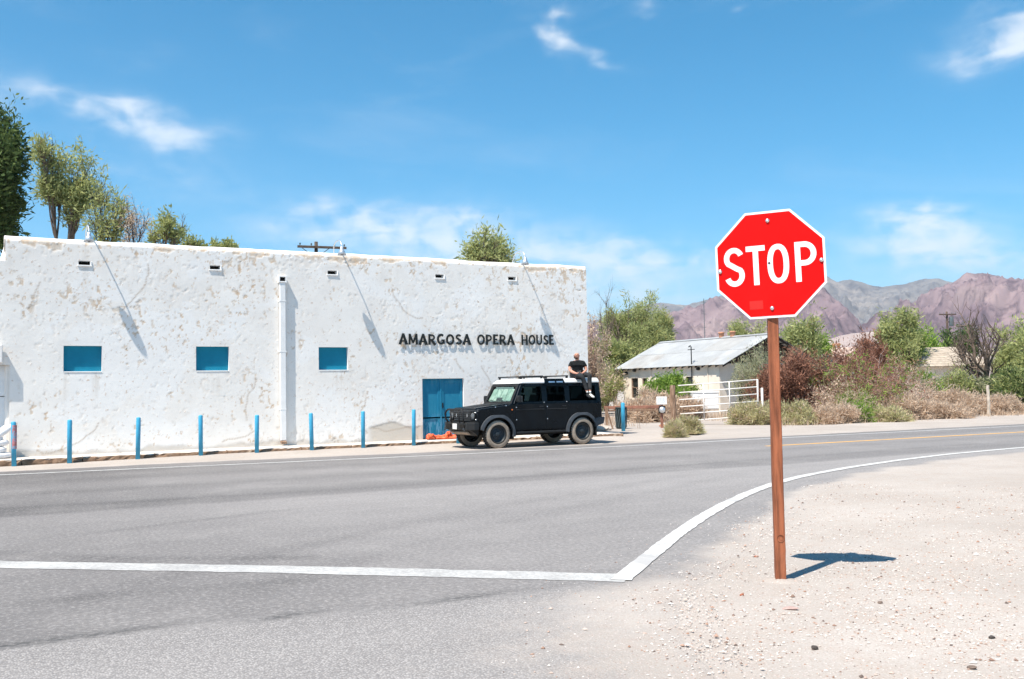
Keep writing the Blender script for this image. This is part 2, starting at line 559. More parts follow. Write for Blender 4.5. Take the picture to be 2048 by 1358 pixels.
M = dict(
    sand=make_sand(), asphalt=make_asphalt(), stucco=make_stucco(),
    line_white=make_paint('road_paint_white', (0.62, 0.60, 0.57), -0.06),
    line_stop=make_paint('road_paint_worn', (0.50, 0.485, 0.46), -0.14),
    line_thin=make_paint('road_paint_thin', (0.62, 0.61, 0.59), -0.08),
    line_yellow=make_paint('road_paint_yellow', (0.80, 0.42, 0.09), -0.02),
    white_plain=mat('white_limewash', (0.83, 0.785, 0.73), 0.85, 0.06, 2.0, bump=0.3, bscale=25, col2=(0.66, 0.60, 0.52), c2lo=0.62, c2hi=0.8),
    trim=mat('clean_white_trim', (0.80, 0.79, 0.77), 0.7, 0.05, 3.0, bump=0.1),
    blue_dark=mat('shutter_blue', (0.008, 0.205, 0.320), 0.75, 0.06, 3.0, spec=0.2, col2=(0.02, 0.17, 0.27), c2lo=0.5, c2hi=0.8, bump=0.15),
    blue_bollard=mat('bollard_blue', (0.050, 0.330, 0.520), 0.5, 0.10, 5.0, bump=0.15, bscale=30, col2=(0.16, 0.40, 0.52), c2lo=0.6, c2hi=0.8),
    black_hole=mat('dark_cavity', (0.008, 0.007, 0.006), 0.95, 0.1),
    concrete=mat('pale_concrete', (0.55, 0.50, 0.45), 0.9, 0.10, 1.5, bump=0.4, bscale=20, col2=(0.48, 0.38, 0.30), c2lo=0.55, c2hi=0.75),
    curb=mat('broken_curb', (0.20, 0.125, 0.08), 0.95, 0.3, 4.0, bump=0.9, bscale=12, col2=(0.40, 0.31, 0.235), c2lo=0.52, c2hi=0.68),
    letter=mat('black_letter_paint', (0.010, 0.014, 0.014), 0.55, 0.3, 8.0),
    galv=mat('galvanised_steel', (0.62, 0.64, 0.66), 0.42, 0.1, 10, metal=0.75),
    sign_red=mat('sign_red_sheeting', (0.70, 0.0035, 0.003), 0.5, 0.05, 2.0, spec=0.12, col2=(0.66, 0.006, 0.005)),
    sign_white=mat('sign_white_sheeting', (0.82, 0.82, 0.82), 0.45, 0.02, 3.0, spec=0.3),
    sign_back=mat('sign_aluminium', (0.5, 0.5, 0.5), 0.5, 0.05, 6, metal=0.6),
    post_wood=mat('brown_stained_post', (0.285, 0.090, 0.040), 0.75, 0.45, 3.0, bump=0.6, bscale=9, stretch=(9, 9, 0.6), col2=(0.38, 0.135, 0.065), c2lo=0.5, c2hi=0.75),
    car_black=mat('suv_black_paint', (0.0028, 0.0055, 0.0085), 0.2, 0.2, 3.0, spec=0.16),
    car_dust=mat('suv_dusty_lower_paint', (0.003, 0.0057, 0.0088), 0.2, 0.2, 3.0, spec=0.16, col2=(0.007, 0.009, 0.011), c2lo=0.5, c2hi=0.75),
    car_white=mat('suv_white_roof', (0.80, 0.795, 0.77), 0.35, 0.03, 2.0, coat=0.3),
    trim_black=mat('black_textured_trim', (0.012, 0.013, 0.014), 0.6, 0.2, 20),
    flare=mat('faded_grey_flare', (0.048, 0.054, 0.062), 0.55, 0.2, 10),
    rubber=mat('tyre_rubber', (0.016, 0.015, 0.014), 0.85, 0.2, 8),
    rubber_dust=mat('dusty_tyre_sidewall', (0.33, 0.265, 0.205), 0.95, 0.2, 6, col2=(0.17, 0.135, 0.105), c2lo=0.45, c2hi=0.7),
    rim=mat('dark_steel_rim', (0.022, 0.030, 0.036), 0.5, 0.2, 9, spec=0.4),
    glass=mat('tinted_side_glass', (0.002, 0.006, 0.009), 0.06, 0.1, 2.0, spec=0.3),
    chrome=mat('bright_metal', (0.75, 0.76, 0.78), 0.25, 0.05, 9, metal=0.9),
    lamp_lens=mat('lamp_lens', (0.10, 0.11, 0.12), 0.12, 0.1, 9, spec=0.7),
    tail_red=mat('tail_lamp_red', (0.30, 0.01, 0.008), 0.25, 0.1, 9),
    amber=mat('amber_lens', (0.55, 0.12, 0.02), 0.3, 0.1, 9),
    sunshade=mat('foil_windscreen_shade', (0.25, 0.33, 0.285), 0.5, 0.2, 7.0, col2=(0.42, 0.48, 0.43), c2lo=0.45, c2hi=0.6),
    plate=mat('plate_white', (0.75, 0.73, 0.70), 0.5, 0.1, 40, col2=(0.3, 0.3, 0.32), c2lo=0.55, c2hi=0.62),
    skin=mat('skin', (0.56, 0.27, 0.185), 0.55, 0.08, 9.0, spec=0.35),
    head_skin=mat('reddish_skin', (0.58, 0.26, 0.16), 0.5, 0.08, 14.0, spec=0.35),  # slightly redder skin tone for nose and ears
    beard=mat('beard_hair', (0.055, 0.035, 0.025), 0.9, 0.3, 60, bump=0.4),
    tee=mat('black_cotton', (0.0085, 0.0095, 0.010), 0.95, 0.2, 12, bump=0.3, bscale=30),
    jeans=mat('black_denim', (0.030, 0.031, 0.033), 0.95, 0.25, 10, bump=0.3, bscale=30),
    sock=mat('white_sock', (0.78, 0.77, 0.74), 0.9, 0.05, 20),
    shoe=mat('pale_trainer', (0.55, 0.52, 0.47), 0.7, 0.15, 25),
    orange=mat('orange_plastic_netting', (0.80, 0.13, 0.045), 0.6, 0.15, 14, bump=0.8, bscale=18, col2=(0.85, 0.28, 0.16), c2lo=0.5, c2hi=0.65),
    sandbag=mat('white_sandbag_weave', (0.72, 0.71, 0.71), 0.8, 0.08, 12, bump=0.6, bscale=18),
    house_wall=mat('weathered_cream_plaster', (0.76, 0.67, 0.565), 0.9, 0.08, 1.2, bump=0.3, bscale=9, col2=(0.60, 0.48, 0.37), c2lo=0.58, c2hi=0.8),
    tin=mat('weathered_tin', (0.38, 0.385, 0.385), 0.55, 0.10, 0.8, metal=0.15, col2=(0.31, 0.295, 0.28), c2lo=0.52, c2hi=0.7),
    rafter=mat('dark_rafter', (0.05, 0.035, 0.028), 0.9, 0.3, 4),
    old_wood=mat('old_grey_brown_wood', (0.25, 0.155, 0.10), 0.9, 0.35, 3, bump=0.6, bscale=9, stretch=(8, 8, 0.8), col2=(0.34, 0.24, 0.18)),
    rail_wood=mat('reddish_rail_wood', (0.27, 0.125, 0.085), 0.9, 0.3, 3, bump=0.4, bscale=9),
    gate_white=mat('gate_white_paint', (0.74, 0.70, 0.66), 0.6, 0.08, 8, col2=(0.55, 0.36, 0.26), c2lo=0.62, c2hi=0.75),
    pane=mat('dark_house_window', (0.018, 0.022, 0.022), 0.25, 0.3, 2.0, spec=0.5),
    terracotta=mat('terracotta', (0.52, 0.25, 0.15), 0.85, 0.15, 8),
    shingle=mat('weathered_board_roof', (0.40, 0.335, 0.27), 0.92, 0.2, 2.0, bump=0.5, bscale=12, col2=(0.30, 0.24, 0.19)),
    pole_wood=mat('utility_pole_wood', (0.085, 0.060, 0.045), 0.9, 0.3, 4, bump=0.4),
    transformer=mat('transformer_grey', (0.085, 0.11, 0.12), 0.5, 0.1, 5),
    appliance=mat('white_enamel', (0.80, 0.80, 0.80), 0.5, 0.04, 3),
    trash=mat('dark_green_plastic', (0.020, 0.035, 0.038), 0.6, 0.25, 8),
    mesh_light=mat('pale_strap', (0.12, 0.16, 0.17), 0.6, 0.2, 8),
    rubble=mat('rubble_concrete', (0.48, 0.41, 0.35), 0.95, 0.2, 5, bump=0.8, bscale=14),
    brick=mat('old_brick', (0.36, 0.15, 0.085), 0.95, 0.25, 6, bump=0.6, bscale=20),
    rock_brown=mat('brown_stone', (0.17, 0.125, 0.10), 0.95, 0.25, 18, bump=0.8, bscale=40),
    rock_pink=mat('pink_stone', (0.42, 0.29, 0.255), 0.95, 0.2, 18, bump=0.8, bscale=40),
    rock_red=mat('red_stone', (0.36, 0.13, 0.075), 0.95, 0.25, 18, bump=0.8, bscale=40),
    rock_dark=mat('dark_stone', (0.075, 0.062, 0.055), 0.95, 0.3, 18, bump=0.8, bscale=40),
    bark=mat('grey_brown_bark', (0.155, 0.115, 0.088), 0.95, 0.3, 3, bump=0.6, bscale=10),
    bark_dark=mat('dark_bark', (0.060, 0.042, 0.032), 0.95, 0.3, 3, bump=0.6, bscale=10),
    twig_pale=mat('bleached_twigs', (0.62, 0.49, 0.43), 0.95, 0.25, 2),
    twig_red=mat('reddish_twigs', (0.40, 0.245, 0.195), 0.95, 0.3, 2),
    twig_brown=mat('brown_twigs', (0.30, 0.19, 0.15), 0.95, 0.3, 2),
    twig_grey=mat('grey_twigs', (0.42, 0.35, 0.30), 0.95, 0.25, 2),
    leaf_dark=leaf_mat('dark_green_leaf', (0.030, 0.070, 0.024), (0.170, 0.220, 0.070), 0.35),
    leaf_olive=leaf_mat('olive_leaf', (0.200, 0.235, 0.080), (0.530, 0.550, 0.235), 0.45, (0.36, 0.30, 0.11)),
    leaf_tam=leaf_mat('tamarisk_leaf', (0.230, 0.265, 0.095), (0.580, 0.600, 0.280), 0.48, (0.40, 0.31, 0.13)),
    leaf_green=leaf_mat('fresh_green_leaf', (0.120, 0.210, 0.034), (0.370, 0.500, 0.110), 0.45),
    leaf_greygreen=leaf_mat('grey_green_leaf', (0.220, 0.230, 0.130), (0.500, 0.490, 0.310), 0.4),
    leaf_rust=leaf_mat('rust_brown_dead_leaf', (0.130, 0.060, 0.040), (0.420, 0.210, 0.140), 0.28),
    leaf_tan=leaf_mat('dry_tan_leaf', (0.480, 0.350, 0.250), (0.760, 0.610, 0.470), 0.4),
    leaf_straw=leaf_mat('straw_green_leaf', (0.360, 0.340, 0.160), (0.650, 0.600, 0.350), 0.42),
)

# ------------------------------------------------------------------ ground and road
def grid(xs, ys):
    X, Y = np.meshgrid(xs, ys, indexing='xy')
    nx, ny = len(xs), len(ys)
    i = np.arange(nx * ny).reshape(ny, nx)
    F = np.stack([i[:-1, :-1], i[:-1, 1:], i[1:, 1:], i[1:, :-1]], -1).reshape(-1, 4)
    return X.ravel(), Y.ravel(), F


def ground_z(x, y):
    """gentle roadside relief, flat where things stand"""
    far = sstep(np.hypot(x, y), 45, 140)
    berm = sstep(y, 24.9, 26.2) * sstep(-y, -31.5, -29.0) * sstep(x, 19.0, 22.0)
    n = fbm(x * 0.8, y * 0.8, 4, 5) - 0.5
    near = sstep(-y, -22, -13) * 0.02
    bank = 0.075 * sstep(x, 0.5, 7.0) * sstep(-x, -20.5, -19.0) * sstep(y, 27.25, 27.8) * sstep(-y, -28.6, -28.2)
    return -0.006 + bank + berm * 0.10 * n + near * n * 0.6 + far * 0.5 * (fbm(x * 0.03, y * 0.03, 3, 8) - 0.5)


xs = np.concatenate([np.linspace(-9000, -120, 14), np.linspace(-90, -16, 14), np.arange(-12, 48, 0.35), np.linspace(49, 140, 40), np.linspace(160, 9000, 16)])
ys = np.concatenate([np.linspace(-9000, -60, 10), np.linspace(-40, -8, 8), np.arange(-6, 50, 0.35), np.linspace(51, 140, 40), np.linspace(160, 9000, 16)])
gx, gy, gf = grid(xs, ys)
gzv = ground_z(gx, gy)
ground = struct(obj_raw('ground', np.stack([gx, gy, gzv], 1), gf, M['sand'], smooth=True))

NEAR = [(150, 15.3), (60, 15.3), (32, 15.25), (22.1, 14.85), (18.0, 14.35), (14.78, 13.35), (11.5, 11.7), (9.36, 10.1), (7.1, 8.45), (5.75, 7.35), (4.7, 6.65), (3.9, 5.6), (3.3, 4.3), (2.9, 2.5), (2.6, -6.5)]
FAR = [(-40, 25.75), (4.7, 25.75), (11.1, 25.1), (15.1, 24.95), (20.1, 24.55), (24.3, 24.4), (36.1, 24.35), (150, 24.2)]


def seg_dist(px, py, poly):
    """distance to a polyline and the side (positive on its left)"""
    best = np.full(px.shape, 1e9)
    side = np.zeros(px.shape)
    for (ax, ay), (bx, by) in zip(poly[:-1], poly[1:]):
        dx, dy = bx - ax, by - ay
        L2 = dx * dx + dy * dy
        t = np.clip(((px - ax) * dx + (py - ay) * dy) / L2, 0, 1)
        d = np.hypot(px - (ax + t * dx), py - (ay + t * dy))
        cr = dx * (py - ay) - dy * (px - ax)
        m = d < best
        best = np.where(m, d, best)
        side = np.where(m, np.sign(cr), side)
    return best * side


xs = np.concatenate([np.linspace(-40, -6, 18), np.arange(-5, 27, 0.16), np.linspace(27.4, 150, 70)])
ys = np.arange(-6.4, 26.6, 0.16)
rx, ry, rf = grid(xs, ys)
d_near = -seg_dist(rx, ry, NEAR)          # positive on the asphalt
d_far = -seg_dist(rx, ry, FAR)
edge = np.minimum(d_near, d_far)
wob = (fbm(rx * 1.3, ry * 1.3, 4, 21) - 0.5)
soft = np.where(ry < 8.0, 0.45 + 1.5 * sstep(-ry, -7.6, -6.2), 0.26)
dust = np.clip(0.5 - (d_near + wob * 0.5) / soft * 0.5, 0, 1)
dust = np.maximum(dust, np.clip(0.5 - (d_far + wob * 0.35) / 0.22 * 0.5, 0, 1))
dust = np.maximum(dust, 0.30 * sstep(rx, 3.0, 8.0) * sstep(-ry, -12.5, -7.5))
dust = np.maximum(dust, 0.80 * np.exp(-np.maximum(d_near, 0) / 1.25) * sstep(-ry, -7.9, -6.7))
# lighter apron of the junction, darker through lanes with wheel tracks
shift = (fbm(rx * 0.12, ry * 0.0 + 3.0, 3, 33) - 0.5) * 1.6
lane = np.interp(ry + shift * 0.5, [0, 7.5, 12, 15.2, 15.9, 16.15, 16.9, 17.6, 18.5, 19.5, 20.4, 21.3, 22.2, 23.2, 24.3, 25.2, 27],
                 [0.64, 0.62, 0.68, 0.80, 0.80, 0.42, 0.34, 0.50, 0.58, 0.40, 0.62, 0.56, 0.34, 0.46, 0.30, 0.42, 0.5])
lane = lane + 0.10 * sstep(rx, 2, 12) - 0.12 * sstep(-rx, -3.0, 0.5)  # tone drops towards the left and rises to the right
for mk, wd_, am in (([(-4, 15.5), (0.5, 12.2), (1.6, 11.0), (3.2, 10.0)], 0.10, 0.28), ([(-2, 13.0), (0.9, 11.2), (1.5, 10.5)], 0.16, 0.40), ([(1.6, 13.4), (3.0, 13.9), (4.2, 14.3)], 0.09, 0.25),
                    ([(0, 17.2), (6, 16.6), (14, 17.0), (24, 17.6)], 0.18, 0.16), ([(1.0, 9.2), (3.0, 10.6), (6.5, 12.6), (12, 15.0)], 0.22, 0.14), ([(2.2, 8.6), (4.2, 10.2), (8, 12.2), (13, 14.6)], 0.22, 0.12),
                    ([(-3, 9.5), (2, 9.0), (4.0, 8.6)], 0.14, 0.14)):
    lane = lane - am * np.exp(-(seg_dist(rx, ry, mk) / wd_) ** 2) * (0.5 + 0.9 * fbm(rx * 1.5, ry * 1.5, 3, 45))
SEAM = [(-12, 7.9), (0.26, 7.67), (1.15, 7.65), (1.92, 7.56), (2.65, 7.43), (3.26, 7.39), (3.9, 7.31), (4.61, 7.29), (5.05, 7.17), (5.6, 7.0)]
ds = -seg_dist(rx, ry, SEAM) + 0.03 * (fbm(rx * 3, ry * 3, 3, 41) - 0.5)
oldm = sstep(ds, -0.12, 0.25) * (1 - 0.25 * sstep(rx, 3.2, 4.6))
lane = np.where(ds > 0, 0.74 + 0.12 * sstep(ds, 0.0, 1.2), lane - 0.20 * sstep(-ds, -1.6, -0.1) * (1 - 0.8 * sstep(rx, 2.6, 4.6)))
crack = np.exp(-(ds / 0.05) ** 2) * 0.8 * (1 - sstep(rx, 4.4, 5.2))
keep = (edge[rf].max(1) > -0.75)
rzv = 0.006 - 0.07 * sstep(-edge, 0.30, 0.72)
road = struct(obj_raw('road', np.stack([rx, ry, rzv], 1), rf[keep], M['asphalt'],
                      pattr=dict(dust=dust, tone=np.clip(lane, 0, 1), old=oldm, crack=crack)))


def ribbon(name, pts, width, z, material, jitter=0.012, seed=3, n=None, taper=None):
    P = np.array(pts, float)
    L = np.concatenate([[0], np.cumsum(np.hypot(*np.diff(P, axis=0).T))])
    n = n or int(L[-1] / 0.12) + 2
    s = np.linspace(0, L[-1], n)
    x, y = np.interp(s, L, P[:, 0]), np.interp(s, L, P[:, 1])
    if len(P) > 3:
        k = np.ones(9) / 9
        xp, yp = np.pad(x, 4, mode='reflect', reflect_type='odd'), np.pad(y, 4, mode='reflect', reflect_type='odd')
        x, y = np.convolve(xp, k, 'valid'), np.convolve(yp, k, 'valid')
    tx, ty = np.gradient(x), np.gradient(y)
    l = np.hypot(tx, ty)
    nx_, ny_ = -ty / l, tx / l
    rs = np.random.RandomState(seed)
    wl = width / 2 + (rs.rand(n) - 0.5) * jitter * 2
    wr = width / 2 + (rs.rand(n) - 0.5) * jitter * 2
    V = np.concatenate([np.stack([x + nx_ * wl, y + ny_ * wl, np.full(n, z)], 1), np.stack([x - nx_ * wr, y - ny_ * wr, np.full(n, z)], 1)])
    i = np.arange(n - 1)
    F = np.stack([i, n + i, n + i + 1, i + 1], 1)
    return obj_raw(name, V, F, material, road)


ribbon('stop_line', [(-6.0, 17.05), (0.1, 11.66), (2.93, 9.30), (5.16, 7.30)], 0.37, 0.010, M['line_stop'], 0.014, 1)
ribbon('edge_line', [(5.05, 7.24), (5.29, 7.47), (5.96, 8.06), (7.01, 9.0), (8.18, 9.98), (9.48, 11.0), (10.84, 11.97), (12.21, 12.84), (13.48, 13.5), (15.56, 14.3), (17.83, 14.96), (20.1, 15.45), (23.27, 15.78), (30, 15.95), (45, 16.0), (150, 15.9)], 0.185, 0.014, M['line_white'], 0.008, 2)
ribbon('far_edge_line', [(-40, 24.9), (0.4, 24.75), (10.3, 23.85), (16.6, 23.6), (23.2, 23.62), (34, 23.35), (150, 23.1)], 0.14, 0.010, M['line_thin'], 0.01, 3, n=900)
ribbon('center_line', [(19.4, 20.72), (30.2, 20.55), (60, 20.5), (150, 20.3)], 0.20, 0.010, M['line_yellow'], 0.01, 4, n=700)

# ------------------------------------------------------------------ mountains
def make_rock(name, c1, c2, c3, c4):
    m, t, b = new_mat(name)
    pos = t.n('ShaderNodeNewGeometry').outputs['Position']
    n1 = t.noise(pos, 0.0045, 8, 0.62, 0.6)
    n2 = t.noise(pos, 0.017, 9, 0.74, 1.2)
    n3 = t.noise(t.vmul(pos, (1, 1, 3.5)), 0.0022, 7, 0.6, 1.0)
    c = t.mix(t.step(n1, 0.36, 0.64), c1, c2)
    c = t.mix(t.math('MULTIPLY', t.step(n3, 0.5, 0.68), 0.7), c, c3)
    c = t.mix(t.math('MULTIPLY', t.step(n2, 0.46, 0.64), 0.75), c, c4)  # dark mottle put into the rock colour to deepen weak relief shading
    t.put(b.inputs['Base Color'], c)
    b.inputs['Roughness'].default_value = 0.95
    b.inputs['Specular IOR Level'].default_value = 0.1
    return m


def mountain(name, prof, D0, D1, D2, seed, material, rough=1.0, fan=0.12):
    """a range as terrain: foot at D0, crest at D1, back foot at D2; prof = azimuth, crest slope"""
    a = np.array([p[0] for p in prof])
    tn = np.array([p[1] for p in prof])
    az_ = np.arange(a[0], a[-1], 0.075)
    s = np.concatenate([np.linspace(0, 1, 130), np.linspace(1.015, 2, 30)])
    A, S = np.meshgrid(np.radians(az_), s, indexing='xy')
    crest = np.interp(np.degrees(A), a, tn) * D1
    ends = sstep(np.degrees(A), a[0], a[0] + 1.5) * sstep(-np.degrees(A), -a[-1], -a[-1] + 1.5)
    wobble = (fbm(np.degrees(A) * 0.5, S * 2.0, 3, seed) - 0.5) * 0.10
    rad = np.where(S <= 1, D0 + (D1 - D0) * (S + wobble * np.sin(np.pi * np.clip(S, 0, 1))), D1 + (D2 - D1) * (S - 1))
    X, Y = rad * np.sin(A), rad * np.cos(A)
    up = np.where(S <= 1, fan * S + (1 - fan) * np.clip(S, 0, 1) ** 1.55, (1 - (S - 1)) ** 1.2)
    k = 1.0 / (D1 * 0.105)
    rg = ridged(X * k, Y * k, 6, seed, 0.55)
    rg2 = ridged(X * k * 3.1, Y * k * 3.1, 4, seed + 9, 0.55)
    env = np.sin(np.pi * np.clip(S, 0, 1)) ** 0.8
    Z = crest * ends * (up + rough * (0.66 * (rg - 0.45) + 0.22 * (rg2 - 0.4)) * env * np.clip(up * 1.5 + 0.1, 0, 1))
    Z = Z + crest * ends * 0.055 * (rg2 - 0.4) * np.clip(1 - np.abs(S - 1) * 6, 0, 1)
    Z = np.maximum(Z, -1.5) - 1.0
    nx, ny = len(az_), len(s)
    i = np.arange(nx * ny).reshape(ny, nx)
    F = np.stack([i[:-1, :-1], i[:-1, 1:], i[1:, 1:], i[1:, :-1]], -1).reshape(-1, 4)
    return struct(obj_raw(name, np.stack([X.ravel(), Y.ravel(), Z.ravel()], 1), F, material, smooth=True))


rock_grey = make_rock('grey_rock_range', (0.130, 0.126, 0.135), (0.21, 0.197, 0.19), (0.30, 0.26, 0.23), (0.066, 0.068, 0.084))
rock_purple = make_rock('purple_rock_range', (0.150, 0.102, 0.118), (0.250, 0.178, 0.186), (0.330, 0.245, 0.232), (0.058, 0.038, 0.052))
rock_fan = make_rock('pale_alluvial_fan', (0.36, 0.285, 0.26), (0.41, 0.33, 0.30), (0.44, 0.37, 0.335), (0.31, 0.235, 0.215))
FARR = [(-30, .03), (-12, .045), (5, .05), (20, .055), (28, .062), (32.63, 0.0658), (34.06, 0.0677), (35.49, 0.0761), (36.91, 0.0824), (38.04, 0.0828), (39.02, 0.0813), (40.0, 0.0861), (40.83, 0.0891), (41.92, 0.0854), (43.29, 0.0899), (44.64, 0.0937), (45.71, 0.0992), (46.66, 0.1027), (47.15, 0.0979), (47.8, 0.1002), (48.18, 0.0975), (49.31, 0.0907), (50.57, 0.091), (51.57, 0.0965), (52.3, 0.0962), (53.26, 0.0901), (54.66, 0.0823), (56.21, 0.0762), (64, .06), (80, .055), (100, .04)]
RIGHT = [(44.6, 0.004), (47.7, 0.0484), (48.74, 0.0572), (50.02, 0.0657), (51.04, 0.0756), (52.04, 0.0849), (52.9, 0.0924), (53.63, 0.0975), (54.34, 0.0981), (54.92, 0.0956), (55.37, 0.0906), (56.24, 0.0874), (58.5, .090), (62, .075), (68, .078), (76, .05), (86, .03)]
LEFT = [(14, .01), (22, .045), (28, .055), (32.62, 0.0603), (35.48, 0.0676), (37.46, 0.0732), (39.7, 0.077), (41.09, 0.0801), (43.0, 0.0823), (44.62, 0.0874), (45.69, 0.0905), (46.73, 0.0858), (47.49, 0.0723), (47.98, 0.0601), (48.47, 0.0503), (48.96, 0.0358), (51, .004)]
FANP = [(40, .004), (44.0, 0.0386), (46.12, 0.0413), (47.7, 0.048), (49.23, 0.0508), (50.73, 0.0461), (52.66, 0.0337), (58, .028), (66, .004)]
mountain('mountain_range', FARR, 3900, 6200, 7600, 11, rock_grey, 1.5)
mountain('mountain_range', RIGHT, 2300, 3600, 4900, 23, rock_purple, 1.6, 0.2)
mountain('mountain_range', LEFT, 2100, 3300, 3850, 37, rock_purple, 1.6, 0.2)
mountain('foothills', FANP, 1300, 1900, 2250, 51, rock_fan, 0.55, 0.4)

# ------------------------------------------------------------------ sidewalk
WY = 29.2      # street face of the opera house
SWZ = 0.145
side = struct(empty('sidewalk', (0, 0, 0)))
xs_j = [-7.0, -4.6, -2.0, 1.62, 3.9, 6.2, 8.5, 10.8, 13.1, 15.4, 17.6, 19.6]
for i in range(len(xs_j) - 1):
    MB().box(xs_j[i] + 0.008, xs_j[i + 1] - 0.008, 28.12, WY + 0.02, -0.1, SWZ + 0.004 * ((i * 7) % 3 - 1)).build('paving_slab', M['concrete'], side, bevel=0.012)
rs = np.random.RandomState(5)
x = -7.0
while x < 19.6:
    L = rs.uniform(1.1, 2.6)
    x1 = min(x + L, 19.7)
    n = max(5, int((x1 - x) / 0.09))
    xx = np.linspace(x + 0.012, x1 - 0.012, n)
    prof = [(27.86, -0.1), (27.86, 0.05), (27.88, 0.11), (27.905, 0.142), (27.95, 0.15), (28.12, 0.149), (28.12, -0.1)]
    V, F = [], []
    for k in range(n):
        for (py, pz) in prof:
            j = 0.0 if pz < 0 or py > 28.1 else 1.0
            chip_ = max(0, rs.normal(0, 0.014)) if j else 0
            V.append((xx[k], py + j * (rs.uniform(-0.012, 0.012) + chip_), pz - j * chip_ * 0.9))
    m_ = len(prof)
    for k in range(n - 1):
        for q in range(m_ - 1):
            F.append((k * m_ + q, (k + 1) * m_ + q, (k + 1) * m_ + q + 1, k * m_ + q + 1))
    F.append(tuple(range(m_)))
    F.append(tuple((n - 1) * m_ + q for q in range(m_ - 1, -1, -1)))
    cs_ = obj_raw('curb_stone', V, F, M['curb'], side)
    cs_.data.materials.append(M['concrete'])
    for pi, pol in enumerate(cs_.data.polygons):
        if pi < (n - 1) * (m_ - 1) and pi % (m_ - 1) >= 3:
            pol.material_index = 1
    x = x1

# ------------------------------------------------------------------ opera house
BX0, BX1, BH = 1.06, 19.20, 5.90
WINGX, WINGH = -7.0, 5.27
opera = empty('opera_house', ((BX0 + BX1) / 2, WY + 6, 0), 'long white peeling stucco opera house with black lettering on its wall', 'building')
bpy.context.view_layer.update()


def opart(o, parent=opera):
    """parent without moving (the building empty sits away from the origin)"""
    o.parent = parent
    o.matrix_parent_inverse = Matrix.Translation(-opera.location) if parent is opera else Matrix()
    return o


wins = [(2.46, 3.42, 2.34, 3.06), (5.91, 6.84, 2.34, 3.06), (9.51, 10.44, 2.34, 3.06)]
vents = [(2.82, 3.12, 5.25, 5.37), (6.30, 6.60, 5.28, 5.40), (9.81, 10.11, 5.28, 5.40), (13.41, 13.71, 5.31, 5.43), (16.08, 16.38, 5.34, 5.46)]
door = (12.90, 14.37, SWZ + 0.005, 2.07)
recess = (-1.2, 1.17, SWZ + 0.005, 2.56)
openings = wins + vents + [door, recess]
G = 0.03
us = np.arange(-1.2, BX1 + G / 2, G)
vs = np.concatenate([np.array([-0.1, 0.0, 0.09]), np.arange(0.15, BH + G / 2, G)])


def snap(val, arr):
    return float(arr[np.argmin(np.abs(arr - val))])


openings = [(snap(a, us), snap(b, us), snap(c, vs), snap(d, vs)) for a, b, c, d in openings]
wins, vents, door, recess = openings[:3], openings[3:8], openings[8], openings[9]
U, Vv, WF = grid(us, vs)
lump = (fbm(U * 0.8, Vv * 0.8, 3, 61) - 0.5) * 0.011 + (fbm(U * 4.5, Vv * 4.5, 3, 62) - 0.5) * 0.002
hi_f = (fbm(U * 13, Vv * 13, 2, 63) - 0.5) * 0.0035
dens = 0.30 * (fbm(U * 0.33, Vv * 0.5, 3, 64) - 0.52) + 0.075 * sstep(Vv, 5.0, 5.85) + 0.035 * sstep(-Vv, -0.6, -0.15) + 0.03 * sstep(Vv, 3.0, 5.0)
cn = fbm(U * 8.5 + 0.6 * Vv, Vv * 6.2, 3, 65, 0.62) + dens
chip = sstep(cn, 0.715, 0.735)
rim = sstep(cn, 0.690, 0.71) * (1 - chip)
cn2 = fbm(U * 11.0, Vv * 8.0, 3, 66, 0.6) + dens * 0.7
chip2 = sstep(cn2, 0.735, 0.76)
rim2 = sstep(cn2, 0.70, 0.73) * (1 - chip2)
tanmask = sstep(fbm(U * 0.9, Vv * 0.9, 3, 67) + 0.30 * sstep(Vv, 5.3, 5.85) + 0.08 * sstep(-Vv, -0.7, -0.2), 0.46, 0.62)
chipc = np.clip(np.maximum(chip, 0.8 * chip2) * (0.22 + 0.78 * tanmask), 0, 1)
# band of bare adobe just under the coping
topband = sstep(fbm(U * 2.2, Vv * 3.5, 4, 68, 0.6) + 0.36 * sstep(Vv, 5.5, 5.86), 0.84, 0.89)
chipc = np.maximum(chipc, topband * 0.95)
cline = np.zeros_like(U)
rs = np.random.RandomState(9)
for (cx0, cz0, ang, ln) in [(11.0, 1.6, -1.5, 1.3), (11.1, 0.55, 0.05, 1.9), (15.0, 2.5, -1.2, 0.9), (2.0, 0.2, 0.06, 1.6), (6.6, 0.32, 0.1, 1.2), (1.6, 4.0, 0.9, 0.8), (14.1, 2.75, -1.3, 0.6), (4.6, 5.4, -1.4, 1.6), (7.6, 2.2, -1.7, 1.4), (17.4, 4.6, -1.3, 1.8), (11.9, 4.9, -0.9, 1.5), (18.4, 1.9, -1.5, 1.1)]:
    px_, pz_ = cx0, cz0
    for k in range(int(ln / 0.05)):
        ang += rs.normal(0, 0.25) * 0.6
        px_ += 0.05 * math.cos(ang)
        pz_ += 0.05 * math.sin(ang)
        cline = np.maximum(cline, np.exp(-((U - px_) ** 2 + (Vv - pz_) ** 2) / 0.022 ** 2))
